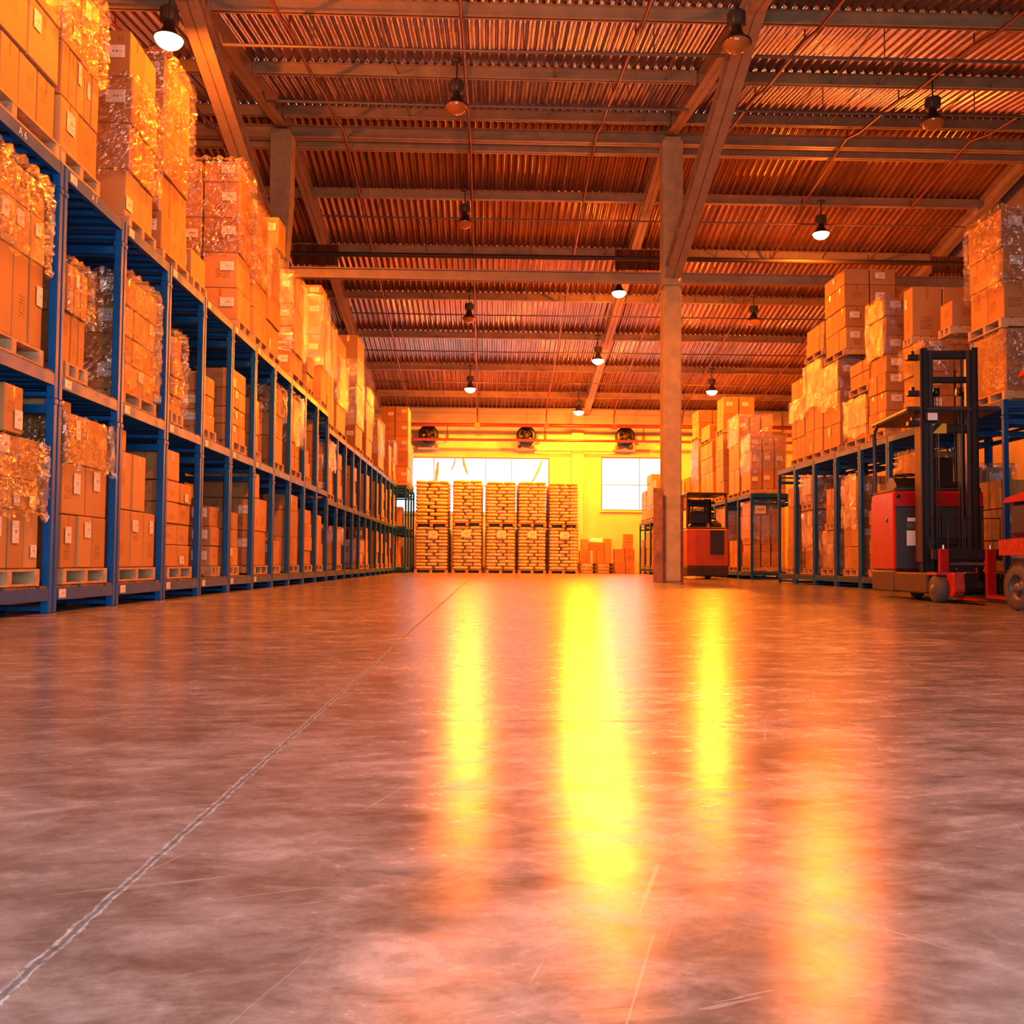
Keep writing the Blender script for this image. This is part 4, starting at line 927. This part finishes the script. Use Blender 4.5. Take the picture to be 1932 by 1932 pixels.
def sacks():
    cols=[(-3.1,-1.66),(-1.54,-.24),(-.13,1.17),(1.21,2.45),(2.5,3.79)]
    tops=[(1.90,3.86),(1.95,3.88),(1.93,3.83),(1.93,3.84),(1.91,3.80)]
    names=['first','second','third','fourth','fifth']; D=1.15; Y0=38.0
    r=random.Random(9)
    for k,((x0,x1),(za,zb)) in enumerate(zip(cols,tops)):
        W=x1-x0; variants=[sack_mesh(.5,.62,1,s) for s in range(3)]
        z=0
        for lev,(top) in enumerate((za,zb)):
            word=('lower','upper')[lev]; x0e,x1e=(x0+.03,x1-.03)
            # pallet
            e=empty('pallet',((x0+x1)/2,Y0,z),label='wooden pallet beneath the %s half of %s sack stack'%(word,names[k]),cat='pallet',group='pallets under the sacks')
            MB().box(-W/2+.02,W/2-.02,0,D,.11,.13).build('top_deck',M['wood'],e)
            for a in (-W/2+.03,-.06,W/2-.15): MB().box(a,a+.12,.01,D-.01,.0,.11).build('stringer',M['wood'],e)
            zz=z+.132; avail=top-zz-(.0); n=13 if not(k==0 and lev==1) else 12; lh=avail/n
            loose=(k==0 and lev==1)
            for i in range(n):
                odd=i%2; cuts=[0,.36,.70,1] if odd else ([0,.58,1] if i%4==0 else [0,.42,1])
                if loose and i<6: cuts=[0,.62,1] if odd else [0,.4,1]
                for j in range(len(cuts)-1):
                    if len(cuts)==4 and r.random()<.0: continue
                    a=x0e+(x1e-x0e)*cuts[j]; b=x0e+(x1e-x0e)*cuts[j+1]
                    s=bpy.data.objects.new('sack',r.choice(variants)); C.objects.link(s)
                    ins=.0 if not loose or i<6 else .12
                    fat=1.1 if loose and i<6 else 1.06
                    s.location=((a+b)/2+r.uniform(-.004,.004),Y0+.33+r.uniform(-.02,.02)+ins,zz+i*lh+.004); s.scale=((b-a)/.5*.985,1.,lh*.985); s.rotation_euler=(0,0,r.uniform(-.01,.01))
                    pos=(['left','right'] if len(cuts)==3 else ['left','middle','right'])[j]
                    tag(s,'bulging sack, %s layer, %s side, %s half of %s sack stack'%(ORD[i+1],pos,word,names[k]),'sack','sacks stacked before the window')
            # inner core of the load that the front sacks lean on
            mb=MB()
            for i in range(n): mb.cbox(x0e+.03,x1e-.03,Y0+.72,Y0+D-.02,zz+i*lh,zz+i*lh+lh*.98,.04)
            for i in range(n): mb.cbox(x0+.0,x1-.0,Y0+D+.03,Y0+(3.3 if lev==0 else 2.),z+.01+i*(top-z-.02)/n,z+.01+(i+.98)*(top-z-.02)/n,.04)
            c=mb.build('sack_rows_behind',M['sack']); tag(c,'sacks hidden behind the front row, %s half of %s sack stack'%(word,names[k]),'sacks','sacks stacked before the window','stuff')
            # stretch hood and paper
            hz0=z+.185 if not loose else zz+6*lh
            nu,nv=44,10; o=.03; xa,xb,ya,yb=x0-.0,x1+.0,Y0-.06+(.1 if loose else 0),Y0+D+.02; per=[]
            tot=2*(xb-xa)+2*(yb-ya)
            for i in range(nu):
                s=tot*i/nu
                for (px,py,dx,dy,ln) in ((xa,ya,1,0,xb-xa),(xb,ya,0,1,yb-ya),(xb,yb,-1,0,xb-xa),(xa,yb,0,-1,yb-ya)):
                    if s<=ln: per.append((px+dx*s,py+dy*s)); break
                    s-=ln
            vs=[];fs=[];cx,cy=(xa+xb)/2,(ya+yb)/2
            for j in range(nv+1):
                for i,(x,y) in enumerate(per):
                    t=j/nv; kk=1+.012*math.sin(i*1.7+j*2.1+k)-(.05*max(0,t-.9)*10*lev); vs.append((cx+(x-cx)*kk,cy+(y-cy)*kk,hz0+(top+(.03 if lev else -.015)-hz0)*t+(.03*math.sin(i*.8) if j==0 else 0)))
            for j in range(nv):
                for i in range(nu): i2=(i+1)%nu; fs.append((j*nu+i,j*nu+i2,(j+1)*nu+i2,(j+1)*nu+i))
            b=len(vs)
            if lev: vs.append((cx,cy,top+.04)); fs+=[(nv*nu+i,nv*nu+(i+1)%nu,b) for i in range(nu)]
            mb=MB(); mb.add(vs,fs,True); h=mb.build('stretch_film',M['hood']); tag(h,'clear stretch hood over the %s half of %s sack stack'%(word,names[k]),'plastic wrap','stretch hoods on the sacks')
            if lev==0:
                px=(x0+x1)/2+(.08,-.05,.02,-.02,.03)[k]; pz=za-.33
                q=MB(); q.add([(px-.19,ya-.03,pz-.13),(px+.19,ya-.03,pz-.13),(px+.19,ya-.03,pz+.13),(px-.19,ya-.03,pz+.13)],[(0,1,2,3)],False,[[(0,0),(1,0),(1,1),(0,1)]])
                q.build('paper_sheet',M['paper'],h)['label']='cream paper sheet under the film'
            z=top+.012
# ---------------------------------------------------------------- reach trucks
def reach_truck(loc,rz,label,name='reach_truck',paint='red',zt=3.32):
    e=empty(name,loc,rz,label=label,cat='forklift',group='reach trucks')
    B=lambda n,m,mb,p=None: mb.build(n,M[m],p or e)
    B('chassis_skirt','skirt',MB().cbox(0,1.2,1.5,2.45,.09,.38,.02).cbox(.05,1.15,1.42,1.52,.12,.36,.01))
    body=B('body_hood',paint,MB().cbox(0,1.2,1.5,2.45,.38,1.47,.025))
    B('hand_recess','black',MB().lathe([(0,-.006),(.035,-.006),(.045,.004),(.03,.008),(0,.008)],14,(0,1.78,1.08),'x'),body)
    fp=B('front_panel','dark',MB().cbox(.02,.62,1.462,1.5,.40,1.235,.008).cbox(.63,1.18,1.462,1.5,.40,1.235,.008))
    B('rear_cover','dark',MB().cbox(.12,.52,2.445,2.475,.72,1.44,.01))
    B('panel_seam','black',MB().box(.01,1.19,1.475,1.499,1.236,1.262),fp)
    B('band_bolt','black',MB().lathe([(0,-.012),(.028,-.01),(.03,0),(0,0)],12,(.06,1.5,1.40),'y'),body)
    B('control_deck','dark',MB().cbox(.02,1.18,1.52,2.43,1.471,1.52,.015))
    B('control_console','black',MB().prism([(1.55,1.52),(1.95,1.52),(1.95,1.6),(1.82,1.68),(1.68,1.66),(1.56,1.56)],'x',.06,.42))
    B('steering_wheel','black',MB().tube([(.24+.13*math.cos(a*PI/10),1.75+.13*math.sin(a*PI/10),1.71) for a in range(21)],.016,6).tube([(.24,1.75,1.66),(.24,1.75,1.71)],.02))
    B('seat','black',MB().cbox(.55,1.05,1.7,2.15,1.521,1.62,.04).cbox(.55,1.05,2.1,2.2,1.62,2.0,.04))
    for (x0,x1,z0,z1,m,n) in ((.17,.28,1.05,1.10,'white','maker_plate'),(.16,.31,.95,1.035,'hub','data_plate'),(.16,.39,.72,.925,'white','notice_sheet')):
        B(n,m,MB().box(x0,x1,1.455,1.461,z0,z1),fp)
    B('pull_bar','black',MB().tube([(.44,1.45,.42),(.41,1.43,.46),(.40,1.43,.9),(.42,1.45,.94)],.013,6))
    # overhead guard
    g=B('overhead_guard','dark',MB().cbox(.0,1.2,.95,2.45,2.475,2.545,.03))
    for x in (.0,1.15):
        B('guard_post','dark',MB().tube([(x+.025,2.35,1.5),(x+.025,2.36,2.3),(x+.025,2.32,2.42),(x+.025,2.2,2.48)],.028,8),g)
    lamp=B('work_light','black',MB().cbox(.22,.37,.86,.94,2.33,2.455,.02))
    B('light_lens','white',MB().box(.235,.355,.855,.86,2.345,2.44),lamp)
    sg=B('warning_plate','yellow',MB().box(.2,.52,.99,1.0,2.19,2.32))
    B('stripe','black',MB().prism([(.26,2.191),(.34,2.191),(.46,2.319),(.38,2.319)],'y',.986,.989),sg)
    # straddle legs, wheels
    for s,x in ((0,0.),(1,.98)):
        l=B('straddle_leg','skirt',MB().cbox(x,x+.22,.32,1.5,.10,.36,.02).box(x+.17 if s==0 else x,x+.22 if s==0 else x+.05,-.2,.34,.1,.34))
        a,b=(x+.12,x+.23) if s==0 else (x-.01,x+.10)
        B('leg_end_cap','redworn',MB().prism([(-.24,.15),(-.17,.09),(.0,.09),(.16,.36),(-.22,.37)],'x',a,b).box(x,x+.22,.02,.3,.335,.37),l)
        w=B('load_wheel','rubber',MB().lathe([(.05,-.06),(.15,-.06),(.165,-.045),(.165,.05),(.15,.062),(.05,.062)],26,(x+.055 if s==0 else x+.165,.1,.165),'x'))
        B('wheel_hub','hub',MB().lathe([(0,-.075),(.05,-.075),(.06,-.06),(.10,-.052),(.12,-.062),(.12,.05),(.1,.05),(0,.06)],18,(x+.055 if s==0 else x+.165,.1,.165),'x'),w)
    B('drive_wheel','rubber',MB().lathe([(.04,-.06),(.13,-.06),(.14,-.04),(.14,.04),(.13,.06),(.04,.06)],20,(.45,1.9,.14),'x'))
    # mast
    for s,x in ((0,.19),(1,.91)):
        d=1 if s==0 else -1
        m=MB(); a,b=sorted((x,x+d*.025)); m.box(a,b,.95,1.13,.1,zt); a,b=sorted((x,x+d*.08)); m.box(a,b,.95,.975,.1,zt); m.box(a,b,1.105,1.13,.1,zt)
        B('outer_mast_rail','black',m)
        m=MB(); a,b=sorted((x+d*.085,x+d*.105)); m.box(a,b,.96,1.12,.12,zt-.03); a,b=sorted((x+d*.085,x+d*.14)); m.box(a,b,.96,.98,.12,zt-.03)
        B('inner_mast_rail','dark',m)
        B('lift_cylinder','black',MB().tube([(x+d*.17,1.06,.15),(x+d*.17,1.06,zt-.57)],.03,10).tube([(x+d*.17,1.06,zt-.57),(x+d*.17,1.06,zt-.12)],.018,8))
        ch=MB()
        for k in (.2,.235): ch.box(x+d*k-.006,x+d*k+.006,1.0,1.012,.6,zt-.6)
        B('lift_chain','darkpipe',ch)
        B('chain_pulley','black',MB().lathe([(0,-.025),(.065,-.025),(.05,0),(.065,.025),(0,.025)],16,(x+d*.215,1.03,zt-.58),'x'))
    for z,h in ((zt-.13,.11),(zt-.45,.08),(2.2,.11),(.72,.09)):
        B('mast_crossbar','black',MB().cbox(.2,.9,1.03,1.1,z,z+h,.01))
    for z in (zt-.12,zt-.6,zt-1.): B('mast_bracket','black',MB().cbox(.03,.19,.98,1.08,z-.03,z+.04,.01).box(.08,.12,1.0,1.06,z+.04,z+.09))
    B('mast_side_plate','skirt',MB().box(.165,.188,.93,1.15,.5,zt-.02))
    # carriage, load guard, forks
    c=B('fork_carriage','black',MB().cbox(.2,.9,.62,.94,.12,.2,.01).cbox(.16,1.02,.55,.62,.52,.66,.01).cbox(.16,1.02,.55,.62,.16,.26,.01).box(.38,.74,.58,.9,.2,.6))
    B('carriage_handle','chrome',MB().tube([(.45,.54,.42),(.45,.51,.36),(.68,.51,.36),(.68,.54,.42)],.012,6),c)
    B('shift_cylinder','hub',MB().tube([(.34,.53,.47),(.8,.53,.47)],.022,8),c)
    gd=MB().tube([(.14,.58,.66),(.14,.58,1.05),(1.0,.58,1.05),(1.0,.58,.66)],.008,6)
    for x in (.36,.57,.78): gd.tube([(x,.58,.66),(x,.58,1.05)],.006,6)
    B('load_guard','black',gd)
    for x in (.21,.78):
        f=B('fork','red',MB().cbox(x,x+.12,.46,.52,.05,.66,.01).prism([(.5,.05),(.5,.09),(-.3,.075),(-.62,.058),(-.62,.05)],'x',x,x+.12))
        B('fork_pin','chrome',MB().tube([(x+.06,.5,.66),(x+.06,.5,.71)],.018,8),f)
    return e
def counterbalance():
    e=empty('counterbalance_forklift',(5.28,9.0,0),0,label='red counterbalance forklift with a thick tyre, beside the reach truck forks',cat='forklift')
    B=lambda n,m,mb,p=None: mb.build(n,M[m],p or e)
    B('chassis','skirt',MB().cbox(.24,1.0,-2.0,.32,.16,.55,.03))
    B('fender','redworn',MB().prism([(.30,.56),(.30,.72),(-.45,.74),(-2.0,.74),(-2.0,.56),(-.35,.56),(-.28,.46),(-.2,.56)],'x',.0,1.24))
    B('counterweight','dark',MB().cbox(.06,1.18,-1.3,.22,.74,1.11,.05))
    B('hood_top','red',MB().prism([(.27,1.10),(.22,1.15),(-.1,1.19),(-1.3,1.19),(-1.3,1.10)],'x',.03,1.21))
    B('seat','black',MB().cbox(.35,.9,-1.1,-.6,1.2,1.32,.05).cbox(.35,.9,-.62,-.5,1.3,1.75,.04))
    g=B('overhead_guard','redworn',MB().cbox(.06,1.18,-1.6,.02,2.34,2.42,.03))
    for x in (.1,1.09): 
        B('guard_post','rust',MB().box(x,x+.05,-.1,-.03,1.19,2.34),g); B('guard_post','rust',MB().box(x,x+.05,-1.58,-1.5,.74,2.34),g)
    for y in (.0,-1.55):
        for x,s in ((.0,-1),(1.02,1)):
            r=.235; m=MB().lathe([(.13,-.0),(.2,-.005),(.228,.02),(r,.05),(r,.17),(.228,.2),(.2,.225),(.13,.22)],36,(x-.0,y,r),'x')
            for k in range(24):
                a=2*PI*k/24; ca,sa=math.cos(a),math.sin(a); vs=[]
                for rr in (r-.004,r+.010):
                    for t in (-.022,.022):
                        for xx in (.015,.205): vs.append((x+xx,y+rr*ca-t*sa,r+rr*sa+t*ca))
                m.add(vs,[(0,1,3,2),(4,6,7,5),(0,4,5,1),(2,3,7,6),(0,2,6,4),(1,5,7,3)])
            w=B('tyre','rubber',m)
            h=MB().lathe([(0,-.0),(.045,-.0),(.05,.02),(.06,.045),(.125,.05),(.135,.02),(.14,.0),(.14,.2),(0,.2)],24,(x,y,r),'x')
            for k in range(6): a=k*PI/3; h.tube([(x+.05,y+.085*math.cos(a),r+.085*math.sin(a)),(x+.03,y+.085*math.cos(a),r+.085*math.sin(a))],.011,6)
            B('wheel_hub','hub',h,w)
# ---------------------------------------------------------------- loose cartons by the back wall, rags
def corner_pile():
    P=[(4.13,4.44,1.0,1.50),(4.46,5.14,.99,1.36),(5.16,5.46,.44,1.53),(4.38,4.78,.44,.99),(4.80,5.14,.44,.99),(5.6,6.05,.56,1.08),(5.6,6.06,0,.55),(6.03,6.43,1.38,1.74),(6.0,6.42,1.09,1.37),(6.12,6.5,0,.53),(6.07,6.49,.54,1.08),(4.05,4.37,.44,.99)]
    L=['carton upright at the far end of the dark pallet, topmost','wide carton with white plastic on top, on the dark pallet','tall narrow carton standing on the dark pallet','carton with pale tape on the dark pallet, under the wide one','square carton in the middle of the dark pallet','carton on a carton between dark pallet and end rack','carton on the floor just beside the dark pallet','topmost carton against the end rack','second carton from the top against the end rack','carton on the floor against the end rack','tilted carton under the end rack pile top','carton low at the sack end of the dark pallet']
    r=random.Random(2)
    for k,((a,b,z0,z1),lab) in enumerate(zip(P,L)):
        mb=MB().cbox(-(b-a)/2,(b-a)/2,-.22,.22,0,z1-z0,.01); me=mb.mesh('carton',M['carton']); set_shade(me,[r.random()]*len(me.polygons))
        o=bpy.data.objects.new('carton',me); C.objects.link(o); o.location=((a+b)/2,40.55+(.0 if k!=10 else .0),z0); o.rotation_euler=(0,0,r.uniform(-.12,.12)*(k in (6,9)))
        tag(o,lab,'box','loose cartons by the back wall')
        if k==3: MB().box(-.04,.04,-.2235,-.2205,.0,z1-z0).build('packing_tape',M['plaque'],o)
    vs=[];fs=[]; n=10
    for i in range(n+1):
        for j in range(n+1): vs.append((-.3+.6*i/n,-.2+.4*j/n,(.05*math.sin(i*1.3+j)+.06*math.cos(j*1.7-i*.6)+.115)*(.12 if i in (0,n) or j in (0,n) else 1)))
    for i in range(n):
        for j in range(n): a=i*(n+1)+j; fs.append((a,a+n+1,a+n+2,a+1))
    mb=MB(); mb.add(vs,fs,True); tag(mb.build('plastic_sheet',M['white'],loc=(4.80,40.55,1.363)),'crumpled white plastic sheet on the wide carton by the back wall','plastic sheet')
    for k,z in enumerate((0,.15,.30)):
        e=empty('pallet',(4.77,40.5,z),label='dark pallet under the loose cartons, %s of its pile'%['bottom','middle','top'][k],cat='pallet',group='dark pallet pile')
        MB().box(-.8,.8,-.45,.45,.11,.135).build('top_deck',M['deckwood'],e)
        for x in (-.8,-.06,.68): MB().box(x,x+.12,-.44,.44,0,.11).build('stringer',M['deckwood'],e)
    tag(MB().box(3.9,3.96,40.3,40.36,0,1.95).build('steel_upright',M['redpipe']),'thin red upright standing beside the last sack stack','post')
    # torn strips hanging in the left window
    for k,(x,z0,z1,w,s) in enumerate(((-2.35,3.9,5.05,.16,.06),(-1.55,4.6,5.25,.08,.1),(-1.2,4.45,5.25,.14,-.12),(2.45,3.95,5.2,.13,.3))):
        vs=[];n=8
        for i in range(n+1):
            t=i/n; z=z1+(z0-z1)*t; c=x-s*t*(1+t); ww=w*(.35+.65*math.sin(PI*min(1,t*.9+.1)))*(1+.2*math.sin(i*2.3))
            for d in (-.003,.003): vs+=[(c-ww/2,41.95+.03*math.sin(i)+d,z),(c+ww/2,41.95-.02*math.sin(i*1.4)+d,z)]
        fs=[]
        for i in range(n):
            a=4*i; b=a+4; fs+=[(a,a+1,b+1,b),(a+2,b+2,b+3,a+3),(a,b,b+2,a+2),(a+1,a+3,b+3,b+1)]
        mb=MB(); mb.add(vs,fs,True); tag(mb.build('torn_strip',M['rag']),'torn strip of sheeting hanging in the left window, %s from the tall rack'%ORD[k+1],'rag','torn strips in the window')
def signs():
    e=empty('paper_sign',(0,0,0),label='cream paper sign reading A24 on the far low rack load',cat='sign')
    x,y,z=8.06,26.79,2.07
    MB().box(x-.16,x+.16,y-.008,y-.001,z-.12,z+.12).build('sign_sheet',M['plaque'],e)
    vs,fs=text_mb('A24',.13); mb=MB(); mb.add([(x+a,y-.011-c,z+b) for a,b,c in vs],fs); mb.build('lettering',M['ink'],e)
def main():
    setting(); pipes(); fans(); lamps()
    codes={(2,0):'A 5',(2,1):'A 6',(2,2):'A 7'}
    codes={(2,2):'A 6',(2,3):'A 7'}
    for k in range(1,9):
        codes[(0,k)]='plate'; codes[(1,k)]='plate'
        codes.setdefault((2,k),'plate')
    rack_row(-3.6,7.66-3*1.278,13,1.278,1.15,1.777,3,-1,'tall rack',1,lambda Y:Y<18,codes)
    rack_row(-3.6,YFAR+.03,15,1.278,1.15,1.615,3,-1,'tall rack',14,lambda Y:False,None,lambda k:.38 if k>=12 else 0.)
    rack_row(7.2,12.5,8,1.25,1.2,2.565,2,1,'low rack',1,lambda Y:Y<20)
    rack_row(7.75,26.7,5,1.45,1.3,2.325,2,1,'far low rack',1,lambda Y:False)
    rack_row(6.65,36.1,3,1.3,1.1,1.99,2,1,'end rack',1,lambda Y:False)
    build_loads(); sacks(); corner_pile(); signs()
    reach_truck((5.4,10.85,0),math.atan2(-.1,.995),'red reach truck with black mast and raised overhead guard beside the low rack')
    reach_truck((7.0,28.9,0),PI,'orange-lit reach truck with overhead guard half hidden behind the concrete pillar','reach_truck','trucklamplit',2.44)
    counterbalance(); world_and_camera()
main()
